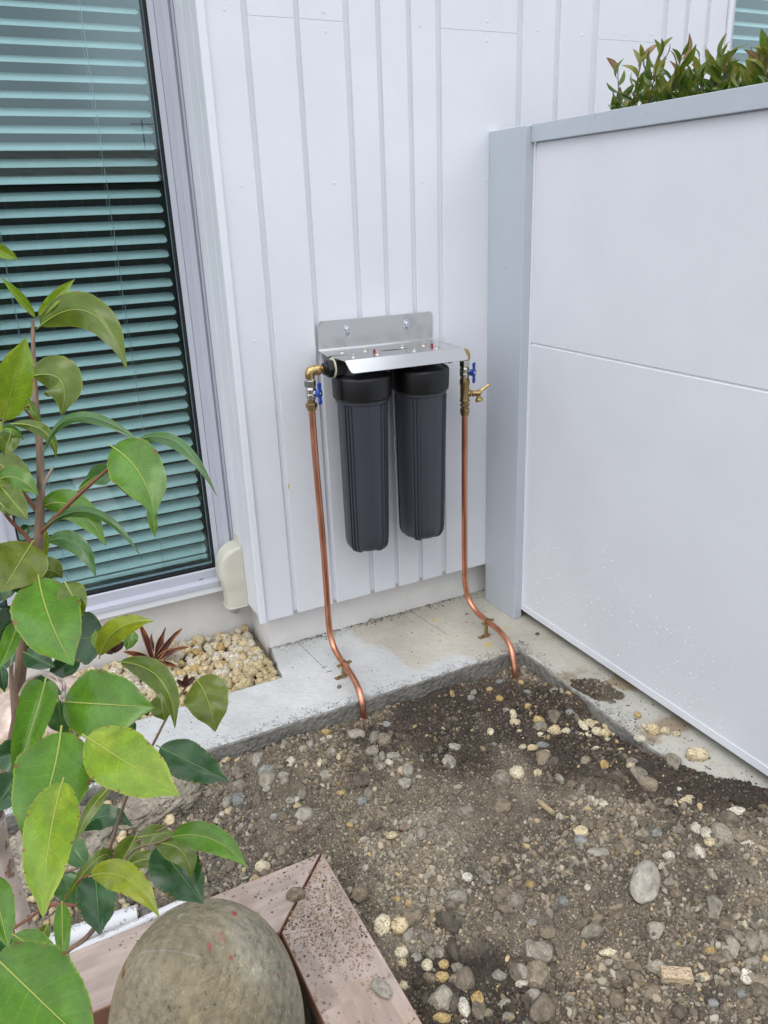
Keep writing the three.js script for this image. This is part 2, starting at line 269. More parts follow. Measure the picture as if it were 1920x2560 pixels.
/* ------------------------------------------------------------------ the house */
const house = thing('house', 'white vertical board clad house behind the water filter', 'house', V(0.5, 0, -0.3));
part(house, 'foundation_wall', box(0.03, 6, -0.3, 0.3, -0.6, -0.078), M.plaster);
part(house, 'foundation_wall', box(-3, 0.0297, -0.3, 0.2065, -0.6, -0.292), M.plaster);
{
  const core = [box(0.05, 2.02, 0.302, 3.6, -0.14, -0.0125), box(3.22, 6, 0.302, 3.6, -0.14, -0.0125), box(2.02, 3.22, 0.302, 0.9, -0.14, -0.0125), box(2.02, 3.22, 2.55, 3.6, -0.14, -0.0125),
    box(-3, -0.02, 2.45, 3.6, -0.45, -0.3), box(-3, -1.66, 0.21, 2.45, -0.45, -0.3), box(-0.018, 0.048, 0.21, 3.6, -0.45, -0.0125), box(0.0, 0.049, 0.17, 0.21, -0.29, -0.0125)];
  part(house, 'wall_lining', merge(core), M.wallBack);
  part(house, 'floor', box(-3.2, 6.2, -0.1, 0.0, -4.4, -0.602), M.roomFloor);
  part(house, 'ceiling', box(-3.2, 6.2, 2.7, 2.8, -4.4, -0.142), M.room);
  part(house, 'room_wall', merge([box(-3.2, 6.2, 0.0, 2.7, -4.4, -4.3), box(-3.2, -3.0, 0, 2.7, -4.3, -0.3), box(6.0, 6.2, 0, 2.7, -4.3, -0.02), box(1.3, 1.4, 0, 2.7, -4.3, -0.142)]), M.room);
  part(house, 'roof', box(-3.4, 6.4, 3.6, 3.72, -4.6, -0.02), M.greyPaint);
}
/* boards: [x0, x1, jointed] */
const boards = [[0.003, 0.108, 0], [0.1245, 0.264, 1], [0.2795, 0.419, 1], [0.437, 0.525, 0], [0.541, 0.630, 0], [0.646, 0.733, 0], [0.7515, 1.042, 1], [1.062, 1.196, 0], [1.2155, 1.352, 0], [1.3785, 1.668, 1], [1.6915, 1.774, 0], [1.793, 1.878, 0], [1.897, 1.983, 0]];
{
  const mk = (x0, x1, y0, y1) => prismY([[x0, -0.0105], [x0, -0.0012], [x0 + 0.0012, 0], [x1 - 0.0035, 0], [x1 - 0.0012, -0.0018], [x1, -0.0105]], y0, y1);
  for (const [x0, x1, j] of boards) {
    const low = x0 < 0.12 ? 0.157 : 0.159;
    if (j) { part(house, 'plank', mk(x0, x1, low, 2.0321), M.wall); part(house, 'plank', mk(x0, x1, 2.0329, 3.6), M.wall); }
    else part(house, 'plank', mk(x0, x1, low, 3.6), M.wall);
  }
  for (let k = 0; k < 9; k++) part(house, 'plank', mk(3.26 + k * 0.31, 3.26 + k * 0.31 + 0.29, 0.159, 3.6), M.wall);
  const strip = []; let px = 0.108;
  for (const [x0, x1] of boards.slice(1)) { strip.push(box(px - 0.006, x0 + 0.006, 0.168, 3.6, -0.0118, -0.0104)); px = x1; }
  part(house, 'groove_strip', merge(strip), M.wall);
  part(house, 'corner_trim', prismY([[-0.0225, -0.006], [-0.0225, 0.009], [-0.0205, 0.0105], [-0.001, 0.0105], [0.0015, 0.009], [0.0015, -0.006]], 0.158, 3.6), M.trim);
  for (const [a, b, y] of [[-0.0075, -0.0515, 0.182], [-0.054, -0.1435, 0.178], [-0.1465, -0.2295, 0.176]]) part(house, 'return_board', prismY([[-0.018, a], [-0.0205, a - 0.0005], [-0.0217, a - 0.003], [-0.0217, b + 0.002], [-0.019, b], [-0.018, b]].reverse(), y, 3.6), M.returnPaint);
  const nail = new THREE.SphereGeometry(0.0056, 14, 6, 0, Math.PI * 2, 0, Math.PI / 2).scale(1, 0.13, 1).rotateX(Math.PI / 2);
  for (const [x, y] of [[0.059, 2.043], [0.06, 1.593], [0.356, 2.054], [0.358, 2.005], [0.359, 1.595], [0.675, 2.037], [0.671, 1.592], [0.922, 2.061], [0.921, 2.006], [1.122, 2.046], [1.304, 2.041], [1.497, 2.052], [1.616, 2.059], [1.62, 2.009], [0.921, 1.593], [0.918, 1.144], [0.06, 1.14], [0.36, 1.2], [0.06, 0.66], [0.915, 0.69], [0.62, 0.3], [0.06, 0.24], [0.36, 0.2]]) {
    const m = new THREE.Mesh(nail, M.trim); m.name = 'nail_head'; m.position.set(x - house.position.x, y - house.position.y, 0.0002 - house.position.z); house.add(m);
  }
  const nail2 = nail.clone().rotateY(-Math.PI / 2);
  for (const [z, y] of [[-0.09, 1.52], [-0.02, 1.52], [-0.03, 0.95], [-0.095, 1.0], [-0.03, 0.3], [-0.19, 2.06]]) { const m = new THREE.Mesh(nail2, M.returnPaint); m.name = 'nail_head'; m.position.set(-0.0217 - house.position.x, y, z - house.position.z); house.add(m); }
}
{ const rr = ray(722, 1216), q = CAM.clone().addScaledVector(rr, (0.0006 - CAM.z) / rr.z); part(house, 'tape_scrap', box(q.x - 0.0018, q.x + 0.0018, q.y - 0.009, q.y + 0.009, 0.0003, 0.0009), std({ color: rgb(0.62, 0.5, 0.1), roughness: 0.6 })); }
/* windows */
function windowUnit(x0, x1, y0, y1, zf, mull, jambR) {
  const w = new THREE.Group(); w.name = 'window'; house.add(w); w.position.set(x1 - house.position.x, y0 - house.position.y, zf - house.position.z);
  const jamb = (x, s) => { const q = [[0, -0.045], [0, -0.004], [0.018, 0], [0.019, -0.004], [0.020, 0], [0.040, 0], [0.042, 0.008], [0.058, 0.010], [0.062, 0.002], [0.064, -0.004], [0.067, -0.004], [0.068, 0.002], [0.0755, 0.002], [0.0755, -0.07], [0, -0.07]].map(([a, b]) => [x + s * a, zf + b]); return s > 0 ? q : q.reverse(); };
  part(w, 'frame', prismY(jambR ? jamb(x1, 1) : [[x1, zf - 0.05], [x1, zf], [x1 + 0.03, zf + 0.004], [x1 + 0.03, zf - 0.05]], y0 - 0.064, y1), M.frame);
  part(w, 'frame', prismY(jambR ? jamb(x0, -1) : [[x0 - 0.03, zf - 0.05], [x0 - 0.03, zf + 0.004], [x0, zf], [x0, zf - 0.05]], y0 - 0.064, y1), M.frame);
  part(w, 'frame', prismX([[zf - 0.07, y0], [zf - 0.004, y0], [zf, y0 - 0.004], [zf, y0 - 0.037], [zf + 0.013, y0 - 0.042], [zf + 0.017, y0 - 0.047], [zf + 0.017, y0 - 0.0635], [zf - 0.07, y0 - 0.0635]], x0 + 0.0001, x1 - 0.0001), M.frame);
  part(w, 'frame', box(x0, x1, y1 - 0.05, y1, zf - 0.06, zf + 0.001), M.frame);
  if (mull) part(w, 'frame', prismY([[mull[0], zf - 0.05], [mull[0], zf - 0.002], [mull[0] + 0.018, zf + 0.001], [mull[0] + 0.03, zf + 0.009], [mull[0] + 0.04, zf + 0.009], [mull[1] - 0.018, zf + 0.001], [mull[1], zf - 0.002], [mull[1], zf - 0.05]], y0, y1 - 0.051), M.frame);
  const lights = mull ? [[x0, mull[0]], [mull[1], x1]] : [[x0, x1]];
  for (const [a, b] of lights) {
    const t = 0.006, z0 = zf - 0.03, z1 = zf - 0.0055;
    part(w, 'gasket', merge([box(b - t, b - 0.0003, y0 + 0.0003, y1 - 0.051, z0, z1), box(a + 0.0003, a + t, y0 + 0.0003, y1 - 0.051, z0, z1), box(a + t, b - t, y0 + 0.0003, y0 + 0.009, z0, z1)]), M.gasket);
    for (const z of [zf - 0.024, zf - 0.04]) part(w, 'glass_pane', new THREE.PlaneGeometry(b - a, y1 - 0.05 - y0).translate((a + b) / 2, (y0 + y1 - 0.05) / 2, z), z > zf - 0.03 ? M.glass : M.glassInner);
  }
  return w;
}
const win = windowUnit(-1.66, -0.098, 0.300, 2.45, -0.232, [-0.80, -0.731], true);
part(win, 'sill', box(-1.75, -0.0226, 0.2068, 0.2362, -0.3, -0.222, 0.002), M.trim);
part(win, 'drain_slot', box(-0.166, -0.148, 0.2668, 0.2698, -0.233, -0.2316, 0.0006), M.gasket);
windowUnit(2.035, 3.20, 0.96, 2.53, -0.012, null, false);
part(house, 'window_trim', merge([box(1.985, 2.005, 0.16, 3.6, -0.012, 0.006), box(3.2302, 3.2598, 0.16, 3.6, -0.012, 0.006), box(2.0052, 3.23, 0.2, 0.895, -0.0122, 0), box(2.0052, 3.23, 2.535, 3.6, -0.0122, 0)]), M.trim);

/* venetian blinds */
function blind(x0, x1, yBottom, yTop, zc, cords, label) {
  const b = thing('venetian_blind', label, 'blind', V((x0 + x1) / 2, yBottom, zc), 'venetian blinds inside the windows');
  const P = [], I = [], n = 6, W = 0.025, tilt = 30 * Math.PI / 180;
  for (let i = 0; i <= n; i++) { const s = -1 + 2 * i / n, e = Math.max(0, Math.abs(s) - 0.62) / 0.38, cut = 0.0095 * (1 - Math.sqrt(Math.max(0, 1 - e * e))), zz = s * W, yy = 0.0022 * (1 - s * s); const z = zz * Math.cos(tilt) + yy * Math.sin(tilt), y = -zz * Math.sin(tilt) + yy * Math.cos(tilt); P.push(x0 + cut, y, z, x1 - cut, y, z); }
  for (let i = 0; i < n; i++) { const a = i * 2; I.push(a, a + 2, a + 1, a + 1, a + 2, a + 3); }
  const g = new THREE.BufferGeometry(); g.setAttribute('position', new THREE.Float32BufferAttribute(P, 3)); g.setIndex(I); g.computeVertexNormals(); g.translate(-(x0 + x1) / 2, 0, 0);
  const r = rng(77 + Math.round(x0 * 10));
  for (let y = 2.093 + 5 * 0.0459; y > yBottom + 0.02; y -= 0.0459) { if (y > yTop) continue; const m = new THREE.Mesh(g, M.slat); m.name = 'slat'; m.position.set(0, y - yBottom, (r() - 0.5) * 0.0015); m.rotation.x = (r() - 0.5) * 0.05; m.rotation.z = (r() - 0.5) * 0.0016; b.add(m); }
  part(b, 'bottom_rail', box(x0, x1, yBottom, yBottom + 0.016, zc - 0.024, zc + 0.024, 0.004), M.slat);
  for (const x of cords) for (const z of [zc + 0.0245, zc - 0.0245]) { const pts = []; for (let y = yBottom + 0.01; y < yTop; y += 0.023) pts.push(V(x + (hash3(Math.round(y * 1000), 3, 1) - 0.5) * 0.0025, y, z + (z > zc ? 0.001 : -0.001))); part(b, 'ladder_cord', tube(pts, 0.0009, 5, 2), M.cord); }
}
blind(-0.727, -0.106, 0.312, 2.40, -0.334, [-0.272, -0.60], 'teal tinted venetian blind in the tall window beside the leafy shrub');
blind(-1.64, -0.812, 0.312, 2.40, -0.334, [-1.0, -1.45], 'venetian blind in the window pane at the far left edge');
blind(2.06, 3.18, 0.99, 2.47, -0.10, [2.4, 2.9], 'venetian blind in the window above the clipped shrubs');

/* duct cover on the return wall */
{
  const zc = -0.176, xw = -0.0222, d = thing('duct_cover', 'cream plastic pipe duct cover on the wall beside the window', 'duct cover', V(-0.06, 0.16, zc));
  /* side outline in x (out from the wall) and y */
  const out = [[0.002, 0.404], [0.02, 0.402], [0.045, 0.394], [0.065, 0.38], [0.078, 0.36], [0.085, 0.335], [0.0865, 0.305], [0.084, 0.28], [0.078, 0.255], [0.0725, 0.235], [0.070, 0.21], [0.070, 0.168]];
  const c = new THREE.CatmullRomCurve3(out.map(([a, y]) => V(a, y, 0)), false, 'centripetal'), nr = 44, nc = 18, P = [], I = [];
  for (let i = 0; i <= nr; i++) {
    const p = c.getPoint(i / nr), hw = 0.046 - 0.004 * sstep(0.28, 0.22, p.y), tan = c.getTangent(i / nr), nx = -tan.y, ny = tan.x;
    for (let k = 0; k <= nc; k++) {
      const a = -Math.PI / 2 + Math.PI * k / nc, ex = 0.42, cz = Math.sign(Math.sin(a)) * Math.pow(Math.abs(Math.sin(a)), ex) * hw, lift = Math.pow(Math.max(0, Math.cos(a)), ex);
      /* section runs from the wall plane out to the outline and back */
      P.push(xw - p.x * lift, p.y - (i < 8 ? 0 : 0) - (1 - lift) * 0.012 * sstep(0.36, 0.40, p.y), zc + cz);
    }
  }
  for (let i = 0; i < nr; i++) for (let k = 0; k < nc; k++) { const a = i * (nc + 1) + k, b = a + nc + 1; I.push(a, a + 1, b, b, a + 1, b + 1); }
  const g = new THREE.BufferGeometry(); g.setAttribute('position', new THREE.Float32BufferAttribute(P, 3)); g.setIndex(I); g.computeVertexNormals();
  const N = nr * (nc + 1), uv = new Float32Array(P.length / 3 * 2); for (let i = 0; i < P.length / 3; i++) { uv[i * 2] = P[i * 3 + 2] * 4; uv[i * 2 + 1] = P[i * 3 + 1] * 4; } g.setAttribute('uv', new THREE.BufferAttribute(uv, 2));
  M.cream2 = M.cream.clone(); M.cream2.side = THREE.DoubleSide;
  part(d, 'shell', g, M.cream2);
  const sh = new THREE.Shape(); sh.moveTo(-0.05, 0.168); sh.lineTo(-0.05, 0.385); sh.absarc(0, 0.385, 0.05, Math.PI, 0, true); sh.lineTo(0.05, 0.168); sh.closePath();
  part(d, 'flange', new THREE.ExtrudeGeometry(sh, { depth: 0.0025, bevelEnabled: true, bevelSize: 0.0008, bevelThickness: 0.0008, bevelSegments: 2 }).rotateY(-Math.PI / 2).translate(xw - 0.0012, 0, zc), M.cream);
  part(d, 'rim', tube([V(xw, 0.168, zc - 0.0425), V(xw - 0.05, 0.168, zc - 0.043), V(xw - 0.066, 0.168, zc - 0.036), V(xw - 0.071, 0.168, zc - 0.02), V(xw - 0.071, 0.168, zc + 0.02), V(xw - 0.066, 0.168, zc + 0.036), V(xw - 0.05, 0.168, zc + 0.043), V(xw, 0.168, zc + 0.0425)], 0.0026, 8, 4), M.cream);
  for (const [y, z] of [[0.418, zc], [0.235, zc + 0.047]]) part(d, 'screw', turned([[0, 0.0022], [0.003, 0.0018], [0.0038, 0.0004], [0.0038, 0]], V(xw - 0.0042, y, z), V(-1, 0, 0), 12), M.zinc);
  const pp = thing('conduit_pipe', 'short grey conduit pipe below the cream duct cover', 'pipe', V(-0.05, 0.1, -0.22));
  part(pp, 'pipe', tube([V(-0.052, 0.23, -0.185), V(-0.05, 0.15, -0.195), V(-0.044, 0.115, -0.225), V(-0.038, 0.092, -0.268), V(-0.036, 0.085, -0.31)], 0.0125, 16, 6), M.conduit);
  part(pp, 'sealant_collar', turned([[0.013, 0.006], [0.017, 0.004], [0.019, 0]], V(-0.037, 0.087, -0.2925), V(0, 0, 1), 18), M.plaster);
}

/* panel wall with post and cap on the right */
{
  const f = thing('panel_wall', 'white smooth panel wall with grey post and capping rail', 'wall', V(0.98, 0, 1.0));
  part(f, 'post', box(0.932, 0.968, 0.0005, 1.742, 0.0008, 0.203, 0.003), M.greyPaint);
  const pan = (y0, y1) => prismZ([[0.9985, y0], [0.9985, y1], [0.9725, y1], [0.970, y1 - 0.0025], [0.970, y0 + 0.0025], [0.9725, y0]].reverse(), 0.207, 3.2);
  part(f, 'panel', pan(0.037, 1.0615), M.fence); part(f, 'panel', pan(1.0655, 1.692), M.fence);
  part(f, 'backing', box(0.999, 1.012, 0.05, 1.69, 0.2, 3.2), M.wallBack);
  part(f, 'joint_strip', box(0.9732, 0.9984, 1.0616, 1.0654, 0.2072, 3.2), M.fence);
  part(f, 'edge_trim', box(0.9645, 0.9698, 0.037, 1.69, 0.2035, 0.2125, 0.001), M.trim);
  part(f, 'bottom_channel', box(0.9665, 0.9698, 0.034, 0.060, 0.213, 3.2, 0.001), M.trim);
  part(f, 'cap', box(0.9535, 1.07, 1.6925, 1.7445, 0.2035, 3.2, 0.002), M.greyPaint);
  /* rain drops clinging to the lower panel */
  const r = rng(91), dg = new THREE.SphereGeometry(1, 7, 5), n = 420, im = new THREE.InstancedMesh(dg, phy({ color: rgb(0.75, 0.77, 0.805), roughness: 0.08, clearcoat: 1, clearcoatRoughness: 0.05 }), n), m4 = new THREE.Matrix4();
  im.name = 'rain_drops'; im.userData = { kind: 'stuff' };
  for (let k = 0; k < n; k++) { const z = 0.225 + Math.pow(r(), 1.5) * 0.95, y = 0.06 + Math.pow(r(), 1.3) * 0.48 * clamp(1.15 - z * 0.55, 0.25, 1), s = 0.0011 + 0.0022 * r() * r(); m4.compose(V(0.9698 - f.position.x, y - f.position.y, z - f.position.z), new THREE.Quaternion(), V(s * 0.7, s * (1 + r() * 0.4), s)); im.setMatrixAt(k, m4); }
  f.add(im);
  const pb = struct('added_planter_bed', box(1.013, 1.95, -0.15, 1.42, -0.076, 3.2), std({ map: groundMap, roughness: 1 }));  // unseen soil block, added to carry the shrubs and block light below the panel
}

/* ------------------------------------------------------------------ water filter */
{
  const F = thing('water_filter', 'twin slate grey filter housings hanging from a steel wall bracket', 'water filter', V(0.48, 1.084, 0.004));
  F.rotation.z = -0.012;
  const Y = 1.084, T = 0.0026;
  /* bracket */
  const br = new THREE.Group(); br.name = 'bracket'; F.add(br);
  const plate = new THREE.Shape(); const px0 = 0.268, px1 = 0.699, py0 = Y, py1 = 1.179, rr = 0.014;
  plate.moveTo(px0, py0); plate.lineTo(px1, py0); plate.lineTo(px1, py1 - rr); plate.absarc(px1 - rr, py1 - rr, rr, 0, Math.PI / 2, false); plate.lineTo(px0 + rr, py1); plate.absarc(px0 + rr, py1 - rr, rr, Math.PI / 2, Math.PI, false); plate.closePath();
  for (const [x, y] of [[0.374, 1.134], [0.597, 1.134]]) { const h = new THREE.Path(); h.moveTo(x - 0.006, y - 0.008); h.absarc(x, y - 0.008, 0.006, Math.PI, 0, false); h.lineTo(x + 0.006, y + 0.01); h.absarc(x, y + 0.01, 0.006, 0, Math.PI, false); h.closePath(); plate.holes.push(h); }
  part(br, 'back_plate', new THREE.ExtrudeGeometry(plate, { depth: T, bevelEnabled: true, bevelSize: 0.0004, bevelThickness: 0.0004, bevelSegments: 1, curveSegments: 10 }).translate(0, 0, 0.0035), M.steel);
  const sf = new THREE.Shape([[0.268, 0.009], [0.253, 0.117], [0.32, 0.126], [0.32, 0.1295], [0.258, 0.1335], [0.262, 0.2275], [0.685, 0.2275], [0.692, 0.170], [0.66, 0.1585], [0.66, 0.1545], [0.700, 0.142], [0.699, 0.009]].map(([x, z]) => new THREE.Vector2(x, -z)));
  const slot = new THREE.Path([[0.428, 0.128], [0.46, 0.1225], [0.51, 0.1245], [0.538, 0.137], [0.50, 0.137], [0.45, 0.138]].map(([x, z]) => new THREE.Vector2(x, -z))); sf.holes.push(slot);
  for (const [x, z] of [[0.399, 0.146], [0.613, 0.150]]) { const h = new THREE.Path(); h.moveTo(x - 0.011, -z); h.lineTo(x + 0.009, -z - 0.003); h.lineTo(x + 0.009, -z + 0.005); h.closePath(); sf.holes.push(h); }
  part(br, 'shelf', new THREE.ExtrudeGeometry(sf, { depth: T, bevelEnabled: false }).rotateX(-Math.PI / 2).translate(0, Y - T, 0), M.steel);
  part(br, 'fold', prismX([[0.0033, Y - 0.003], [0.0033, Y + 0.004], [0.0066, Y + 0.004], [0.0075, Y + 0.0015], [0.0098, Y + 0.0002], [0.0098, Y - 0.0028], [0.006, Y - 0.003]], 0.268, 0.699), M.steel);
  /* lip slopes down and forward */
  const L = 0.042, lip = new THREE.Shape(); lip.moveTo(0.262, 0); lip.lineTo(0.685, 0); lip.lineTo(0.693, -L + 0.014); lip.quadraticCurveTo(0.697, -L, 0.684, -L); lip.lineTo(0.286, -L); lip.quadraticCurveTo(0.276, -L, 0.273, -L + 0.01); lip.closePath();
  part(br, 'front_lip', new THREE.ExtrudeGeometry(lip, { depth: T, bevelEnabled: true, bevelSize: 0.0004, bevelThickness: 0.0004, bevelSegments: 1 }).rotateX(-0.42).translate(0, Y - 0.0008, 0.2262), M.steel);
  const bolt = (x, y, z, d, r, mat, name) => { const q = d.clone(); const b = part(F, name, merge([turned([[0, 0.0022], [r * 1.62, 0.0018], [r * 1.72, 0.0008], [r * 1.72, 0]], V(x, y, z), q, 20), hex(r, r * 1.0, V(x, y, z).addScaledVector(q, 0.0021), q, 0.0006, 0.3)]), mat); return b; };
  for (const [x, z] of [[0.319, 0.083], [0.314, 0.178], [0.397, 0.094], [0.40, 0.176], [0.529, 0.102], [0.527, 0.186], [0.607, 0.108], [0.613, 0.182]]) bolt(x, Y + 0.0001, z, V(0, 1, 0), 0.0062, M.nickel, 'hex_screw');
  for (const [x, y] of [[0.374, 1.146], [0.597, 1.146]]) bolt(x, y, 0.0066, V(0, 0, 1), 0.0078, M.zinc, 'wall_bolt');
  for (const [x, z] of [[0.402, 0.148], [0.612, 0.152]]) part(F, 'relief_button', turned([[0, 0.012], [0.0036, 0.0115], [0.0042, 0.010], [0.0042, -0.004]], V(x, Y, z), V(0, 1, 0), 14), M.red);
  /* heads */
  const zc = 0.141, heads = [0.357, 0.573];
  heads.forEach((x, k) => {
    const h = new THREE.Group(); h.name = 'cap'; F.add(h);
    part(h, 'cap_ring', turned([[0.078, 0.944], [0.090, 0.945], [0.0945, 0.950], [0.0955, 0.958], [0.0965, 1.012], [0.0955, 1.017], [0.092, 1.021], [0.080, 1.026], [0.074, 1.034], [0.070, 1.05], [0.068, 1.0805], [0, 1.0805]].map(([r, y]) => [r, y]), V(x, 0, zc), V(0, 1, 0), 56), M.black);
    const lugs = []; for (let a = 0; a < 8; a++) { const t = a * Math.PI / 4 + 0.35; lugs.push(new RoundedBoxGeometry(0.013, 0.062, 0.010, 2, 0.002).translate(0, 0.984, 0.0965).rotateY(t).translate(x, 0, zc)); }
    part(h, 'grip_lug', merge([lugs[6 - k], lugs[2]]), M.black);
    part(h, 'port_block', merge([box(x - 0.098, x + 0.098, 1.028, 1.0795, zc - 0.030, zc + 0.030, 0.004), box(x - 0.05, x + 0.05, 1.026, 1.0795, zc - 0.06, zc + 0.06, 0.004)]), M.black);
    /* housing */
    const prof = [[0, 0.4205], [0.03, 0.4205], [0.052, 0.423], [0.064, 0.429], [0.0715, 0.44], [0.0748, 0.456], [0.0755, 0.48], [0.0825, 0.93], [0.0865, 0.934], [0.0875, 0.938], [0.0875, 0.944], [0.080, 0.9465]];
    const hs = new THREE.Group(); hs.name = 'housing'; F.add(hs);
    part(hs, 'bowl', turned(prof, V(x, 0, zc), V(0, 1, 0), 64), M.sump);
    /* ribs follow the bowl */
    const c = new THREE.CatmullRomCurve3(prof.slice(1, 8).map(([r, y]) => V(r, y, 0)), false, 'centripetal');
    const rib = (th) => {
      const P = [], I = [], n = 30, w = 0.0025, hgt = 0.0052;
      for (let i = 0; i <= n; i++) { const t = Math.pow(i / n, 1.6), p = c.getPoint(t), tan = c.getTangent(t), nx = tan.y, ny = -tan.x; for (const [s, e] of [[-1.3, -0.002], [-1, hgt], [1, hgt], [1.3, -0.002]]) { const r = p.x + nx * e, y = p.y + ny * e; P.push(x + Math.sin(th) * r + Math.cos(th) * w * s, y, zc + Math.cos(th) * r - Math.sin(th) * w * s); } }
      for (let i = 0; i < n; i++) for (let k2 = 0; k2 < 3; k2++) { const a = i * 4 + k2, b = a + 4; I.push(a, a + 1, b, b, a + 1, b + 1); }
      const g = new THREE.BufferGeometry(); g.setAttribute('position', new THREE.Float32BufferAttribute(P, 3)); g.setIndex(I); g.computeVertexNormals(); const u = new Float32Array(P.length / 3 * 2).fill(0.3); g.setAttribute('uv', new THREE.BufferAttribute(u, 2)); return toCreasedNormals(g, 0.7);
    };
    M.sump2 ??= Object.assign(M.sump.clone(), { side: THREE.DoubleSide });
    const th0 = (k ? -40.7 : -60) * Math.PI / 180;
    for (let q = 0; q < 4; q++) for (const o of [-0.135, 0, 0.135]) part(hs, 'rib', rib(th0 + q * Math.PI / 2 + o), M.sump2);
  });
  part(F, 'connector', box(0.45, 0.48, 1.03, 1.0785, zc - 0.028, zc + 0.028, 0.003), M.black);
  part(F, 'port_washer', turned([[0.014, 0], [0.0315, 0], [0.0315, 0.0035], [0.014, 0.0035]], V(0.2555, 1.050, zc), V(1, 0, 0), 32), M.washer);
  part(F, 'hex_adapter', merge([hex(0.0305, 0.019, V(0.2362, 1.050, zc), V(1, 0, 0), 0.003), turned([[0, 0], [0.019, 0], [0.02, 0.006], [0.02, 0.012]], V(0.226, 1.050, zc), V(1, 0, 0), 24)]), M.black);
  part(F, 'hex_adapter', merge([hex(0.0305, 0.019, V(0.671, 1.050, zc), V(1, 0, 0), 0.003), turned([[0.02, 0], [0.02, 0.006], [0.019, 0.012], [0, 0.012]], V(0.6895, 1.050, zc), V(1, 0, 0), 24)]), M.black);
}

/* ------------------------------------------------------------------ copper pipes with valves */
function handle(g, c, d) {   // butterfly handle, hub at c facing d
  const q = new THREE.Quaternion().setFromRotationMatrix(new THREE.Matrix4().makeBasis(V(0, 1, 0).cross(d).normalize(), V(0, 1, 0), d.clone()));
  const s = new THREE.Shape(); s.moveTo(-0.0105, 0); s.bezierCurveTo(-0.0105, 0.008, -0.005, 0.010, -0.0045, 0.016); s.bezierCurveTo(-0.0045, 0.022, -0.0075, 0.026, -0.006, 0.0325); s.lineTo(0.004, 0.034); s.bezierCurveTo(0.0085, 0.030, 0.0065, 0.022, 0.0045, 0.016); s.bezierCurveTo(0.005, 0.010, 0.0105, 0.008, 0.0105, 0);
  s.bezierCurveTo(0.0105, -0.008, 0.005, -0.010, 0.0045, -0.016); s.bezierCurveTo(0.0045, -0.022, 0.0075, -0.026, 0.006, -0.0325); s.lineTo(-0.004, -0.034); s.bezierCurveTo(-0.0085, -0.030, -0.0065, -0.022, -0.0045, -0.016); s.bezierCurveTo(-0.005, -0.010, -0.0105, -0.008, -0.0105, 0);
  const h = part(g, 'handle', merge([new THREE.ExtrudeGeometry(s, { depth: 0.004, bevelEnabled: true, bevelSize: 0.001, bevelThickness: 0.001, bevelSegments: 2, curveSegments: 8 }), new THREE.CylinderGeometry(0.0105, 0.0115, 0.012, 24).rotateX(Math.PI / 2).translate(0, 0, -0.003)]).applyQuaternion(q).translate(c.x, c.y, c.z), M.blue);
  return part(g, 'handle_screw', new THREE.CylinderGeometry(0.0034, 0.004, 0.003, 12).rotateX(Math.PI / 2).translate(0, 0, 0.0065).applyQuaternion(q).translate(c.x, c.y, c.z), M.nickel);
}
function elbow(x, y, z, s) {   // from the port, along -s x then down
  return merge([turned([[0.0155, 0], [0.0165, 0.002], [0.0165, 0.016], [0.0155, 0.018]], V(x + s * 0.016, y, z), V(s, 0, 0), 24),
    tube([V(x + s * 0.018, y, z), V(x + s * 0.006, y, z), V(x, y - 0.006, z), V(x, y - 0.024, z)], 0.0148, 20, 6), new THREE.SphereGeometry(0.0146, 20, 14).translate(x + s * 0.0015, y - 0.0015, z)]);
}
function valve(g, x, y, z, d) {   // ball valve, its top at y
  const v = new THREE.Group(); v.name = 'ball_valve'; g.add(v);
  part(v, 'body', merge([hex(0.0182, 0.021, V(x, y - 0.021, z), V(0, 1, 0), 0.0015, 0.35), turned([[0.0145, -0.061], [0.0145, -0.056], [0.017, -0.054], [0.0178, -0.050], [0.0178, -0.044], [0.0172, -0.043], [0.0172, -0.036], [0.0178, -0.035], [0.0178, -0.028], [0.016, -0.0255], [0.0155, -0.021]], V(x, y, z), V(0, 1, 0), 32), turned([[0.0085, 0], [0.0085, 0.02], [0.006, 0.021]], V(x, y - 0.040, z).addScaledVector(d, 0.008), d, 18)]), M.nickel);
  handle(v, V(x, y - 0.040, z).addScaledVector(d, 0.033), d);
}
const hd = V(0.52, 0, 0.854).normalize();
const zP = 0.141;
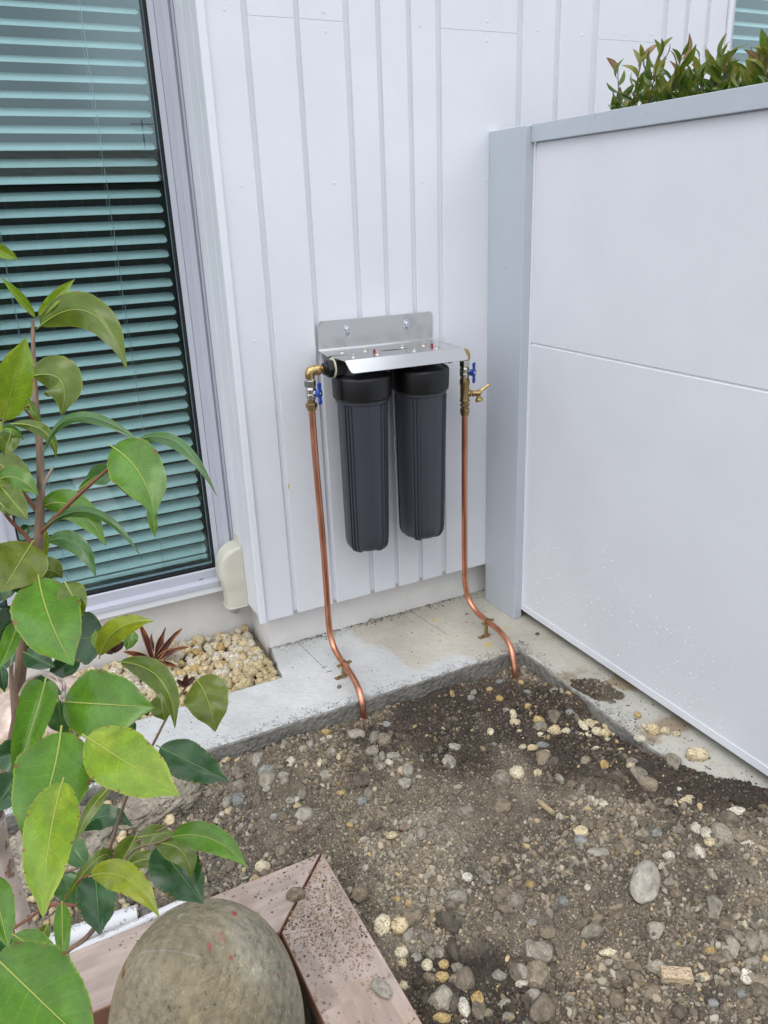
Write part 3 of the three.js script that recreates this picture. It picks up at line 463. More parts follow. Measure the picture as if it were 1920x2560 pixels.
{
  const p = thing('copper_pipe', 'copper pipe with brass elbow and blue handled valve left of the filter', 'pipe', V(0.18, -0.06, 0.15));
  part(p, 'elbow', elbow(0.179, 1.052, zP, 1), M.brass);
  part(p, 'nipple', turned([[0.012, 0], [0.0135, 0.001], [0.012, 0.003], [0.0135, 0.004], [0.012, 0.006], [0.0135, 0.008], [0.012, 0.018]], V(0.2125, 1.052, zP), V(1, 0, 0), 20), M.brass);
  valve(p, 0.178, 1.024, zP, hd);
  part(p, 'compression_nut', merge([turned([[0.0125, 0], [0.0125, 0.016]], V(0.178, 0.950, zP), V(0, 1, 0), 20), hex(0.0185, 0.014, V(0.178, 0.937, zP), V(0, 1, 0), 0.0016, 0.2), turned([[0.0112, 0], [0.0145, 0.001], [0.0155, 0.010]], V(0.178, 0.9275, zP), V(0, 1, 0), 24)]), M.brassDull);
  const path = [[0.178, 0.945, 0.141], [0.178, 0.828, 0.141], [0.179, 0.706, 0.142], [0.181, 0.581, 0.144], [0.184, 0.422, 0.143], [0.187, 0.252, 0.135], [0.188, 0.193, 0.131], [0.189, 0.120, 0.137], [0.190, 0.080, 0.160], [0.190, 0.059, 0.205], [0.189, 0.056, 0.256], [0.186, 0.052, 0.300], [0.181, 0.043, 0.362], [0.176, 0.024, 0.405], [0.173, -0.012, 0.424], [0.172, -0.11, 0.427]].map(q => V(...q));
  const wr = (t, a, q) => { const k = sstep(0.212, 0.195, q.y) * sstep(0.062, 0.08, q.y) * (q.z < 0.21 ? 1 : 0); return 1 + 0.045 * k * Math.max(-0.25, Math.sin(q.y * 2 * Math.PI / 0.0098)) * (0.5 + 0.5 * Math.cos(a + 2.2)); };
  part(p, 'tube', tube(path, 0.0108, 22, 26, wr), M.copper);
}
{
  const p = thing('copper_pipe', 'copper pipe with brass drain tap right of the filter', 'pipe', V(0.745, -0.06, 0.15)), x = 0.7455, z = 0.1425;
  part(p, 'elbow', elbow(x + 0.004, 1.0475, z, -1), M.brass);
  valve(p, x, 1.0215, z, hd);
  part(p, 'tee', turned([[0.013, 0.878], [0.017, 0.8795], [0.0178, 0.883], [0.0165, 0.886], [0.0158, 0.890], [0.0155, 0.91], [0.0158, 0.935], [0.0172, 0.939], [0.0178, 0.944], [0.0172, 0.950], [0.0178, 0.953], [0.0165, 0.957], [0.0155, 0.9575], [0.015, 0.962], [0.013, 0.964]], V(x, 0, z), V(0, 1, 0), 32), M.brassDull);
  part(p, 'compression_nut', merge([turned([[0.0125, 0.872], [0.0125, 0.88]], V(x, 0, z), V(0, 1, 0), 20), hex(0.0165, 0.010, V(x, 0.8625, z), V(0, 1, 0), 0.0015, 0.1), turned([[0.0125, 0.853], [0.0125, 0.863]], V(x, 0, z), V(0, 1, 0), 20), hex(0.0185, 0.014, V(x, 0.841, z), V(0, 1, 0), 0.0016, 0.5), turned([[0.0112, 0.8295], [0.0145, 0.831], [0.0155, 0.841]], V(x, 0, z), V(0, 1, 0), 24)]), M.brassDull);
  /* drain tap */
  const t = new THREE.Group(); t.name = 'drain_tap'; p.add(t); const dx = V(0.88, -0.02, 0.47).normalize(), o = V(x, 0.907, z);
  part(t, 'tap_body', merge([turned([[0.011, 0], [0.011, 0.008]], o.clone().addScaledVector(dx, 0.012), dx, 20), hex(0.0128, 0.005, o.clone().addScaledVector(dx, 0.018), dx, 0.001), hex(0.0128, 0.006, o.clone().addScaledVector(dx, 0.0255), dx, 0.001, 0.4), turned([[0.0095, 0], [0.010, 0.012], [0.0115, 0.018], [0.0105, 0.024], [0, 0.026]], o.clone().addScaledVector(dx, 0.030), dx, 20)]), M.brassDull);
  const c = o.clone().addScaledVector(dx, 0.045), sd = V(0.83, 0.50, 0.1).normalize();
  part(t, 'spindle', merge([hex(0.0098, 0.006, c.clone().addScaledVector(sd, 0.004), sd, 0.001), hex(0.0075, 0.005, c.clone().addScaledVector(sd, 0.010), sd, 0.001), turned([[0.0052, 0], [0.0052, 0.016], [0.0058, 0.017], [0.0056, 0.020], [0.0036, 0.022], [0.0036, 0.027], [0.0042, 0.029], [0.0044, 0.034], [0.003, 0.036], [0, 0.036]], c.clone().addScaledVector(sd, 0.014), sd, 16)]), M.brass);
  part(t, 'spout', turned([[0.0075, 0], [0.0075, 0.008], [0.0125, 0.011], [0.0135, 0.014], [0.0135, 0.019], [0.0115, 0.0225], [0.0095, 0.0225], [0.0085, 0.016], [0, 0.015]], c.clone().add(V(0.001, -0.007, 0.001)), V(0.12, -1, 0.22), 22), M.brass);
  const path = [[0.7455, 0.848, 0.1425], [0.746, 0.630, 0.140], [0.748, 0.404, 0.136], [0.752, 0.235, 0.131], [0.754, 0.186, 0.130], [0.757, 0.140, 0.135], [0.762, 0.100, 0.152], [0.767, 0.074, 0.193], [0.768, 0.066, 0.270], [0.766, 0.066, 0.338], [0.760, 0.056, 0.398], [0.755, 0.036, 0.434], [0.750, 0.000, 0.456], [0.747, -0.035, 0.469], [0.746, -0.11, 0.472]].map(q => V(...q));
  const wr = (tt, a, q) => { const k = sstep(0.225, 0.205, q.y) * sstep(0.13, 0.16, q.y); return 1 + 0.022 * k * Math.max(-0.25, Math.sin(q.y * 2 * Math.PI / 0.012)) * (0.5 + 0.5 * Math.cos(a + 2.2)); };
  part(p, 'tube', tube(path, 0.0108, 22, 26, wr), M.copper);
}
/* pipe clips on the slab */
function clip(x, y, z, slope, turn, label) {
  const g = thing('pipe_clip', label, 'pipe clip', V(x, 0, z), 'brass pipe clips'); g.rotation.y = turn;
  const Q = new THREE.Quaternion().setFromAxisAngle(V(1, 0, 0), slope), add = (n, geo, m = M.brassDull) => { const me = new THREE.Mesh(geo, m); me.name = n; g.add(me); return me; };
  add('base_plate', merge([new RoundedBoxGeometry(0.052, 0.0035, 0.017, 2, 0.0014).translate(-0.006, 0.002, -0.012), turned([[0.012, 0.0036], [0.0085, 0.006], [0.0075, 0.012], [0.007, y - 0.013], [0, y - 0.013]], V(0, 0, -0.008), V(0, 1, 0), 18)]));
  add('base_screw', turned([[0, 0.003], [0.0032, 0.0022], [0.004, 0]], V(-0.024, 0.0038, -0.012), V(0, 1, 0), 12), M.brass);
  const band = new THREE.CylinderGeometry(0.0126, 0.0126, 0.011, 28, 1, true).rotateX(Math.PI / 2), band2 = new THREE.CylinderGeometry(0.0113, 0.0113, 0.011, 28, 1, true).rotateX(Math.PI / 2), ringA = new THREE.RingGeometry(0.0113, 0.0126, 28), parts = [band, band2, ringA.clone().translate(0, 0, 0.0055), ringA.clone().translate(0, 0, -0.0055)];
  for (const s of [-1, 1]) parts.push(new RoundedBoxGeometry(0.017, 0.0026, 0.011, 2, 0.001).translate(s * 0.0195, 0.0014, 0), new RoundedBoxGeometry(0.017, 0.0026, 0.011, 2, 0.001).translate(s * 0.0195, -0.0016, 0));
  const bd = Object.assign(M.brassDull.clone(), { side: THREE.DoubleSide });
  const b = add('saddle', merge(parts).applyQuaternion(Q).translate(0, y, 0), bd);
  for (const s of [-1, 1]) add('clamp_screw', merge([turned([[0, 0.004], [0.0034, 0.0028], [0.0042, 0]], V(s * 0.021, 0.0028, 0), V(0, 1, 0), 12), turned([[0.002, -0.012], [0.002, 0]], V(s * 0.021, 0, 0), V(0, 1, 0), 8)]).applyQuaternion(Q).translate(0, y, 0), M.brass);
}
clip(0.1895, 0.0565, 0.248, 0.02, 0.15, 'brass standoff clip holding the left copper pipe above the concrete');
clip(0.768, 0.0665, 0.265, 0.0, 0.15, 'brass standoff clip holding the right copper pipe near the grey post');

/* ------------------------------------------------------------------ stones */
function stoneGeo(seed, kind, detail = 3) {
  const r = rng(seed * 7919 + 13), g0 = new THREE.IcosahedronGeometry(1, detail); g0.deleteAttribute('uv'); g0.deleteAttribute('normal');
  const g = mergeVertices(g0, 1e-4), p = g.attributes.position, planes = [], o = r() * 50;
  if (kind !== 'round') for (let k = 0; k < (kind === 'angular' ? 9 : 8); k++) { const n = V(r() - 0.5, r() - 0.5, r() - 0.5).normalize(); planes.push([n, 0.5 + 0.32 * r()]); }
  for (let i = 0; i < p.count; i++) {
    const d = V(p.getX(i), p.getY(i), p.getZ(i)).normalize(); let q = 1;
    if (kind === 'angular') { for (const [n, h] of planes) { const c = d.dot(n); if (c > 0.05) q = Math.min(q, h / c); } q = 0.95 * q + 0.08 * (fbm3(d.x * 3 + o, d.y * 3, d.z * 3) - 0.5); }
    else if (kind === 'pumice') { for (const [n, h] of planes) { const c = d.dot(n); if (c > 0.05) q = Math.min(q, (h + 0.16) / c); } q = 0.92 * q + 0.3 * (fbm3(d.x * 1.7 + o, d.y * 1.7 + o, d.z * 1.7, 2) - 0.5) + 0.2 * (fbm3(d.x * 5 + o, d.y * 5, d.z * 5, 2) - 0.5); }
    else { q = 0.93 + 0.34 * (fbm3(d.x * 1.3 + o, d.y * 1.3, d.z * 1.3, 2) - 0.5) + 0.03 * (fbm3(d.x * 6 + o, d.y * 6, d.z * 6) - 0.5); }
    p.setXYZ(i, d.x * q, d.y * q, d.z * q);
  }
  g.computeVertexNormals();
  return metreUV(kind === 'angular' ? toCreasedNormals(g, 0.32) : g, 0.42, o, o * 0.37);
}
const ROUND = [], ANG = [], PUM = [];
for (let k = 0; k < 10; k++) { ROUND.push(stoneGeo(k + 1, 'round', 3)); ANG.push(stoneGeo(k + 31, 'angular', 4)); PUM.push(stoneGeo(k + 61, 'pumice', 4)); }
const mottle = (a, seed, sp = 0.3, lo = 0.78) => tex(128, 128, (u, v) => { const n = tfbm(u, v, 6, 5, seed), f = tn(u, v, 48, seed + 3); let k = lo - 0.1 + 0.62 * n; if (f > 0.86) k *= 1 - sp; if (f < 0.1) k *= 1 + sp * 0.5; return a.map(c => c * k); });
const pumBump = tex(256, 256, (u, v) => { const n = tfbm(u, v, 14, 3, 2), h = tn(u, v, 26, 7); return 255 * (h < 0.26 ? 0.1 + h : 0.55 + 0.45 * n); }, { srgb: false });
const rockBump = tex(256, 256, (u, v) => 255 * tfbm(u, v, 12, 5, 8), { srgb: false });
const pumMap = (a, s) => tex(128, 128, (u, v) => { const n = tfbm(u, v, 5, 4, s), h = tn(u, v, 26, 7); let k = 0.86 + 0.26 * n; const c = h < 0.2 ? [a[0] * 0.72, a[1] * 0.66, a[2] * 0.56] : a; return c.map(q => q * k); });
const pm = (a, s) => std({ map: pumMap(a, s), roughness: 1, bumpMap: pumBump, bumpScale: 0.004 });
const rm = (a, s, rough = 0.85) => std({ map: mottle(a, s), roughness: rough, bumpMap: rockBump, bumpScale: 0.004 });
const ST = {
  P: [pm([220, 204, 166], 1), pm([212, 194, 154], 2), pm([222, 210, 178], 3)], Y: [pm([190, 160, 104], 4), pm([198, 172, 118], 5)], W: [pm([222, 215, 196], 6), pm([214, 206, 186], 7)],
  G: [rm([152, 144, 127], 8), rm([138, 130, 114], 9), rm([162, 155, 140], 10)], B: [rm([132, 133, 128], 11, 0.65), rm([150, 150, 144], 12, 0.65)], N: [rm([130, 117, 97], 13), rm([142, 129, 109], 14), rm([120, 109, 92], 15)], D: [rm([86, 77, 65], 16, 0.7), rm([98, 88, 75], 17, 0.7)], R: [rm([120, 60, 40], 18)]
};
const pick = (a, r) => a[Math.floor(r() * a.length)];
const camRight = V(AX.x, 0, AX.z).normalize(), camYaw = Math.atan2(-camRight.z, camRight.x);
/* a stone seen at pixel u,v with width w and height h (pixels), resting on the surface */
function stoneAt(u, v, w, h, type, r, surf = hSoil, shape) {
  let p = onY(u, v, -0.05); for (let k = 0; k < 4; k++) p = onY(u, v, surf(p.x, p.z));
  const d = depthOf(p), a = w / 2 * d / FOC, hs = h / 2 * d / FOC, fwd = p.clone().sub(CAM).normalize(), sn = Math.abs(fwd.y), cs = Math.sqrt(1 - sn * sn);
  let c = Math.min(hs / 1.06, a * 0.78), b = Math.sqrt(Math.max((c * 0.55) ** 2, hs * hs - (c * cs) ** 2)) / sn;
  b = Math.min(b, a * 2.2);
  const kind = shape || (type === 'P' || type === 'Y' || type === 'W' ? PUM : (type === 'G' || type === 'N' || type === 'D') ? (r() < 0.8 ? ANG : ROUND) : ROUND);
  const geo = pick(kind, r), m = new THREE.Mesh(geo, pick(ST[type], r)); m.name = 'stone';
  const grow = kind === ROUND ? 1.04 : kind === ANG ? 1.32 : 1.14;
  m.scale.set(a * grow, c * grow, b * grow); m.rotation.y = camYaw + (r() - 0.5) * 0.5; m.rotation.z = (r() - 0.5) * 0.3;
  m.position.set(p.x, surf(p.x, p.z) + c * (surf === hSoil ? 0.26 : 0.42), p.z); return m;
}
const zone = (u0, v0, s, list) => list.map(([x, y, w, h, t]) => [u0 + x / s, v0 + y / s, w / s, h / s, t]);
const seen = [
  ...zone(560, 1820, 2.765, [[915, 52, 100, 75, 'G'], [1035, 65, 60, 90, 'G'], [700, 40, 85, 50, 'Y'], [680, 80, 45, 30, 'P'], [730, 68, 45, 35, 'W'], [540, 148, 65, 45, 'G'], [590, 120, 50, 60, 'G'], [740, 172, 60, 60, 'G'], [460, 245, 70, 80, 'W'], [660, 240, 40, 90, 'P'], [790, 200, 35, 55, 'P'], [1020, 165, 90, 70, 'G'], [1090, 200, 50, 70, 'G'], [1170, 200, 110, 60, 'G'], [1050, 225, 45, 60, 'G'], [1085, 265, 60, 60, 'G'], [1140, 245, 60, 50, 'W'], [365, 278, 120, 55, 'N'], [410, 335, 90, 60, 'G'], [415, 370, 60, 60, 'G'], [225, 215, 60, 90, 'G'], [110, 320, 55, 65, 'N'], [90, 415, 110, 90, 'G'], [100, 500, 100, 105, 'B'], [225, 490, 55, 115, 'N'], [290, 425, 60, 45, 'G'], [35, 570, 55, 60, 'P'], [20, 490, 70, 100, 'G'], [695, 325, 80, 50, 'G'], [540, 455, 60, 75, 'G'], [500, 500, 50, 45, 'W'], [505, 540, 55, 40, 'P'], [680, 410, 35, 65, 'W'], [805, 455, 60, 40, 'Y'], [1000, 465, 80, 95, 'G'], [955, 515, 80, 65, 'B'], [1040, 425, 35, 45, 'P'], [1270, 300, 90, 95, 'G'], [1225, 300, 50, 60, 'P'], [1250, 385, 85, 75, 'G'], [1310, 370, 40, 50, 'N'], [1555, 245, 90, 85, 'G'], [1090, 600, 75, 55, 'N'], [1255, 690, 75, 50, 'N'], [1225, 708, 30, 25, 'R'], [1195, 697, 22, 22, 'W'], [615, 580, 65, 35, 'G'], [350, 620, 85, 50, 'B'], [470, 700, 90, 50, 'N'], [870, 675, 50, 40, 'Y'], [1300, 808, 70, 40, 'G'], [1500, 625, 60, 60, 'N'], [1600, 445, 65, 40, 'N']]),
  ...zone(1100, 1660, 2.765, [[565, 45, 45, 35, 'G'], [560, 133, 45, 40, 'Y'], [410, 125, 60, 35, 'B'], [340, 178, 50, 35, 'Y'], [85, 210, 35, 80, 'Y'], [215, 240, 60, 45, 'B'], [230, 198, 45, 40, 'G'], [185, 180, 70, 55, 'D'], [410, 245, 55, 50, 'Y'], [600, 200, 60, 40, 'B'], [790, 187, 65, 35, 'G'], [840, 200, 40, 40, 'G'], [505, 355, 50, 75, 'P'], [518, 412, 75, 60, 'P'], [610, 298, 55, 40, 'Y'], [350, 473, 50, 55, 'P'], [340, 320, 25, 22, 'Y'], [455, 320, 45, 40, 'G'], [685, 405, 75, 85, 'Y'], [790, 465, 90, 75, 'P'], [870, 470, 65, 50, 'P'], [700, 495, 60, 40, 'P'], [550, 467, 40, 25, 'P'], [990, 430, 60, 100, 'P'], [1035, 418, 60, 65, 'P'], [1080, 415, 45, 40, 'P'], [1080, 470, 80, 70, 'P'], [1140, 490, 90, 70, 'P'], [1150, 430, 60, 60, 'P'], [1218, 490, 65, 50, 'P'], [968, 492, 55, 35, 'P'], [1160, 527, 50, 30, 'P'], [1035, 485, 70, 50, 'P'], [1130, 450, 45, 35, 'D'], [570, 577, 55, 38, 'P'], [640, 585, 75, 50, 'P'], [722, 618, 85, 45, 'P'], [710, 568, 95, 55, 'B'], [375, 560, 40, 35, 'B'], [1075, 592, 70, 40, 'P'], [1105, 625, 45, 65, 'D'], [1243, 597, 60, 30, 'P'], [895, 340, 65, 50, 'B'], [1135, 705, 60, 70, 'Y'], [1320, 712, 62, 50, 'P'], [1370, 760, 110, 90, 'G'], [1435, 830, 100, 110, 'N'], [1215, 780, 100, 70, 'D'], [775, 695, 110, 75, 'D'], [825, 800, 50, 60, 'G'], [1115, 765, 90, 60, 'D'], [60, 685, 85, 85, 'G'], [675, 760, 60, 50, 'P'], [910, 830, 55, 50, 'N'], [1035, 855, 70, 65, 'D']]),
  ...zone(1400, 1900, 3.19, [[165, 660, 125, 100, 'B'], [300, 745, 145, 75, 'G'], [220, 525, 130, 120, 'N'], [60, 350, 65, 50, 'G'], [935, 568, 110, 65, 'G'], [770, 590, 100, 75, 'B'], [650, 590, 110, 60, 'G'], [1085, 555, 80, 95, 'W'], [1168, 595, 95, 95, 'W'], [1300, 600, 150, 170, 'G'], [1335, 490, 140, 120, 'N'], [1440, 610, 130, 85, 'N'], [1500, 670, 110, 50, 'W'], [1115, 740, 80, 115, 'W'], [870, 775, 95, 85, 'W'], [1055, 750, 80, 90, 'G'], [1060, 815, 90, 50, 'D'], [1015, 330, 135, 75, 'P'], [925, 355, 45, 60, 'P'], [860, 345, 70, 60, 'G'], [250, 315, 60, 55, 'W'], [345, 355, 80, 55, 'W'], [400, 415, 80, 65, 'N'], [630, 415, 55, 55, 'G'], [1210, 915, 65, 105, 'G'], [1055, 895, 85, 75, 'N'], [920, 1070, 115, 65, 'N'], [345, 490, 90, 55, 'N'], [240, 215, 90, 80, 'D'], [90, 195, 65, 60, 'N'], [950, 235, 40, 40, 'W']]),
  ...zone(920, 2180, 3.318, [[350, 375, 170, 140, 'N'], [725, 240, 175, 120, 'G'], [1135, 300, 140, 85, 'N'], [895, 255, 75, 50, 'N'], [820, 50, 90, 80, 'W'], [985, 65, 80, 110, 'G'], [325, 545, 95, 110, 'G'], [485, 555, 95, 105, 'G'], [270, 675, 125, 105, 'P'], [280, 765, 85, 80, 'P'], [490, 780, 95, 90, 'P'], [625, 775, 90, 80, 'Y'], [695, 670, 100, 180, 'D'], [740, 800, 90, 90, 'G'], [785, 905, 160, 180, 'N'], [615, 880, 125, 90, 'Y'], [510, 880, 90, 90, 'N'], [710, 1080, 90, 140, 'D'], [795, 1130, 100, 140, 'W'], [905, 1070, 110, 150, 'Y'], [920, 1150, 115, 140, 'N'], [610, 1225, 150, 90, 'Y'], [465, 1060, 75, 110, 'D'], [290, 945, 80, 80, 'P'], [1430, 670, 190, 170, 'G'], [1340, 650, 110, 130, 'G'], [1395, 860, 180, 200, 'N'], [1280, 830, 100, 130, 'G'], [1215, 830, 80, 140, 'N'], [1275, 940, 115, 70, 'W'], [1490, 510, 120, 110, 'N'], [1595, 640, 80, 150, 'N'], [1365, 1050, 130, 120, 'G'], [1135, 1105, 100, 80, 'G'], [1165, 1210, 120, 80, 'G'], [1525, 720, 100, 60, 'N'], [400, 715, 80, 70, 'G'], [515, 690, 90, 100, 'G'], [585, 660, 75, 100, 'G'], [1345, 110, 75, 60, 'Y'], [1505, 130, 80, 70, 'G'], [1620, 250, 90, 85, 'B'], [1085, 45, 60, 30, 'G'], [790, 1245, 75, 40, 'W'], [240, 230, 70, 60, 'Y'], [335, 265, 55, 60, 'Y']]),
  ...zone(1400, 2180, 3.19, [[390, 655, 155, 70, 'P'], [770, 485, 135, 120, 'G'], [245, 475, 170, 105, 'G'], [165, 430, 130, 100, 'N'], [575, 645, 110, 85, 'N'], [490, 840, 90, 110, 'N'], [595, 785, 120, 90, 'N'], [450, 1030, 140, 130, 'N'], [1240, 300, 125, 150, 'G'], [1330, 420, 110, 120, 'N'], [1380, 610, 100, 145, 'G'], [1515, 560, 135, 130, 'G'], [1430, 520, 90, 105, 'N'], [1325, 675, 80, 100, 'G'], [1520, 715, 75, 170, 'N'], [1580, 960, 150, 130, 'N'], [1610, 540, 80, 120, 'G'], [1205, 640, 90, 80, 'Y'], [1220, 715, 140, 80, 'N'], [1540, 245, 120, 80, 'N'], [910, 470, 60, 110, 'N'], [1475, 420, 45, 75, 'P'], [935, 590, 60, 60, 'Y'], [455, 355, 65, 60, 'N'], [210, 330, 70, 75, 'N'], [105, 1135, 60, 80, 'N'], [365, 205, 70, 100, 'D'], [150, 180, 100, 35, 'N'], [220, 130, 50, 50, 'W'], [925, 180, 115, 75, 'N'], [1155, 340, 60, 70, 'N']]),
  ...zone(300, 1800, 4.1475, [[1410, 410, 85, 130, 'G'], [1240, 565, 80, 90, 'N'], [1200, 520, 80, 90, 'G'], [845, 975, 120, 95, 'W'], [770, 985, 80, 90, 'G'], [780, 1060, 130, 90, 'G'], [990, 875, 65, 100, 'W'], [1060, 955, 75, 70, 'W'], [1135, 940, 75, 85, 'P'], [660, 1085, 90, 60, 'P'], [255, 1565, 110, 150, 'G'], [410, 1660, 90, 100, 'P'], [330, 1730, 120, 100, 'G'], [450, 1780, 180, 180, 'N'], [60, 1950, 90, 100, 'P'], [150, 1960, 60, 90, 'P'], [20, 1890, 80, 60, 'P']]),
];
{
  const r = rng(404); let n = 0;
  for (const [u, v, w, h, t] of seen) { const m = stoneAt(u, v, w, h, t, r); soilMesh.add(m); n++; }
  /* smaller scattered stones up to 295 parts */
  while (n < 294) { const u = 500 + r() * 1420, v = 1760 + r() * 800, p = onY(u, v, -0.05); if (p.x > 0.79 || p.z < 0.43 || p.x < -0.16 && p.z > 0.92) continue; const k = 24 + r() * 22; const m = stoneAt(u, v, k, k * (0.6 + 0.4 * r()), 'GGNNNDGPB'[Math.floor(r() * 9)], r); soilMesh.add(m); n++; }
}
/* fine gravel and crumbs: nobody could count them */
function scatter(name, parent, geo, n, seed, place, mat) {
  const r = rng(seed), im = new THREE.InstancedMesh(geo, mat, n), m4 = new THREE.Matrix4(), q = new THREE.Quaternion(), e = new THREE.Euler(), c = new THREE.Color(); let k = 0;
  for (let tries = 0; k < n && tries < n * 30; tries++) { const s = place(r); if (!s) continue; e.set(r() * 6.3, r() * 6.3, r() * 6.3); q.setFromEuler(e); m4.compose(s.p, q, s.s); im.setMatrixAt(k, m4); im.setColorAt(k, c.setRGB(...s.c, THREE.SRGBColorSpace)); k++; }
  im.count = k; im.name = name; im.userData = { kind: 'stuff' }; parent.add(im); return im;
}
const inFrame = (x, z) => { const p = V(x, -0.05, z), d = depthOf(p), q = p.clone().sub(CAM), u = 960 + FOC * q.dot(AX) / d, v = 1280 + FOC * q.dot(AY) / d; return u > -260 && u < 2200 && v < 2800; };
function soilSpot(r) { const x = SX0 + 0.02 + r() * (SX1 - SX0 - 0.03), z = 0.405 + r() * (SZ1 - 0.42); if (!inFrame(x, z)) return null; const h = hSoil(x, z); if (x > 0.81 && h < 0.001 || z < 0.416 && x < 0.8) return null; if (x < -0.19 && z > 0.96 && z < 1.16 || x > -0.38 && x < -0.19 && z > 0.96) return null; return [x, z, h]; }
const grit = std({ roughness: 0.95, color: 0xffffff });
const tiny = stoneGeo(201, 'angular', 1), tiny2 = stoneGeo(205, 'round', 1), mid = stoneGeo(207, 'angular', 2), mid2 = stoneGeo(209, 'round', 2);
const lumpy = (x, z) => (fbm(x * 60, z * 60, 3, 21) - 0.5) * 0.011 + (fbm(x * 34, z * 34, 2, 29) - 0.5) * 0.009;
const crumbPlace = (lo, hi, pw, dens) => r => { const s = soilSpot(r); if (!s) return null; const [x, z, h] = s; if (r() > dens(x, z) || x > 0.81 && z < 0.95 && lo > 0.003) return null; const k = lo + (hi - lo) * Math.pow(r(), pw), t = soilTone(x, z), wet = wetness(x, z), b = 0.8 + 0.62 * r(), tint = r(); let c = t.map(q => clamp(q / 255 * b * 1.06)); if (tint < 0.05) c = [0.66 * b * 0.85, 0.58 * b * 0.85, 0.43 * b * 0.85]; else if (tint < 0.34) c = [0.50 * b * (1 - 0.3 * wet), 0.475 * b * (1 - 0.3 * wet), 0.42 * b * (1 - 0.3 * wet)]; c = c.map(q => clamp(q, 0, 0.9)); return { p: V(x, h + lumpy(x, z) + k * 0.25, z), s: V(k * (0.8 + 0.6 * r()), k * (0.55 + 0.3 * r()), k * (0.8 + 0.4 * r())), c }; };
const stony = (x, z) => 0.1 + 0.9 * sstep(0.42, 0.58, fbm(x * 5 + 1, z * 5, 3, 51));
scatter('crumbs', soilMesh, tiny, 60000, 11, crumbPlace(0.0011, 0.0046, 2.2, (x, z) => 0.3 + 0.7 * sstep(0.36, 0.56, fbm(x * 6 + 4, z * 6, 3, 71))), grit);
scatter('grit', soilMesh, tiny2, 16000, 12, crumbPlace(0.002, 0.0062, 2, stony), grit);
scatter('gravel', soilMesh, mid, 7000, 13, crumbPlace(0.0035, 0.0125, 2.6, stony), grit);
scatter('gravel', soilMesh, mid2, 1800, 14, crumbPlace(0.0035, 0.0105, 2.6, stony), grit);
/* crumbs washed onto the slab */
scatter('crumbs', soilMesh, tiny, 900, 15, r => { let x, z; if (r() < 0.35) { x = 0.05 + r() * 0.88; z = -0.075 + Math.pow(r(), 2.5) * 0.05; } else if (r() < 0.6) { x = 0.83 + r() * 0.15; z = 0.6 + r() * 0.9; if (r() > sstep(0.6, 0.8, z) * (1 - 0.6 * sstep(0.85, 0.98, z) + sstep(1.15, 1.3, z))) return null; } else { x = -0.6 + r() * 1.4; z = 0.03 + r() * 0.38; if (r() > 0.16 + sstep(0.33, 0.4, z)) return null; } const k = 0.0008 + 0.0028 * Math.pow(r(), 3), b = 0.6 + 0.6 * r(); return { p: V(x, k * 0.3, z), s: V(k, k * 0.7, k), c: [0.27 * b, 0.23 * b, 0.19 * b] }; }, grit);

/* stones that stand out */
function standout(name, u, v, w, h, type, shape, seed, label, cat = 'stone', surf = hSoil, grp) { const r = rng(seed), m = stoneAt(u, v, w, h, type, r, surf, shape); m.name = numbered(name); m.userData = { label, category: cat }; if (grp) m.userData.group = grp; scene.add(m); return m; }
const slabY = () => 0.001;
{ const m = standout('cobble', 1400 + 680 / 3.19, 1900 + 985 / 3.19, 215 / 3.19, 270 / 3.19, 'G', ROUND, 3, 'large smooth oval pale grey cobble lying on the gravelly soil'); m.rotation.y = camYaw - 0.55; m.material = std({ map: mottle([166, 160, 146], 27, 0.25, 0.84), roughness: 0.8, bumpMap: rockBump, bumpScale: 0.0015 }); m.scale.set(m.scale.x * 1.08, m.scale.y * 0.85, m.scale.z * 1.28); }
standout('rock', 920 + 660 / 3.318, 2180 + 435 / 3.318, 190 / 3.318, 190 / 3.318, 'D', ANG, 21, 'dark brown damp rock standing alone near the timber edging');
standout('limestone_lump', 920 + 120 / 3.318, 2180 + 455 / 3.318, 140 / 3.318, 165 / 3.318, 'P', PUM, 5, 'cream limestone lump touching the timber edging, left one of a pair');
standout('limestone_lump', 920 + 258 / 3.318, 2180 + 445 / 3.318, 150 / 3.318, 155 / 3.318, 'P', PUM, 8, 'cream limestone lump beside the timber edging, right one of a pair');
standout('rock', 1100 + 1435 / 2.765, 1660 + 590 / 2.765, 135 / 2.765, 105 / 2.765, 'N', ANG, 12, 'brown wedge shaped rock against the edge of the concrete strip');
standout('rock', 1100 + 1615 / 2.765, 1660 + 705 / 2.765, 105 / 2.765, 118 / 2.765, 'G', ANG, 15, 'grey angular split rock near the foot of the white panel wall');
standout('rock', 560 + 300 / 2.765, 1820 + 340 / 2.765, 95 / 2.765, 130 / 2.765, 'G', ANG, 17, 'pale pointed tooth shaped rock near the slab face at left');
standout('pumice_stone', 1400 + 1400 / 3.19, 1900 + 420 / 3.19, 150 / 3.19, 80 / 3.19, 'W', PUM, 19, 'long white pumice stone on dark damp soil at the right');
standout('rock', 920 + 595 / 3.318, 2180 + 1075 / 3.318, 200 / 3.318, 190 / 3.318, 'G', ANG, 23, 'blocky grey rock near the bottom edge beside the timber edging');
standout('rock', 920 + 1430 / 3.318, 2180 + 1140 / 3.318, 200 / 3.318, 190 / 3.318, 'N', ANG, 25, 'large triangular tan rock at the bottom edge of the soil');
standout('pumice_stone', 1400 + 1495 / 3.19, 2180 + 850 / 3.19, 110 / 3.19, 120 / 3.19, 'W', PUM, 27, 'round white pumice stone at the lower right edge');
standout('pebble', 560 + 1365 / 2.765, 1820 + 740 / 2.765, 80 / 2.765, 85 / 2.765, 'G', ROUND, 29, 'rounded two tone grey pebble above the middle of the soil');
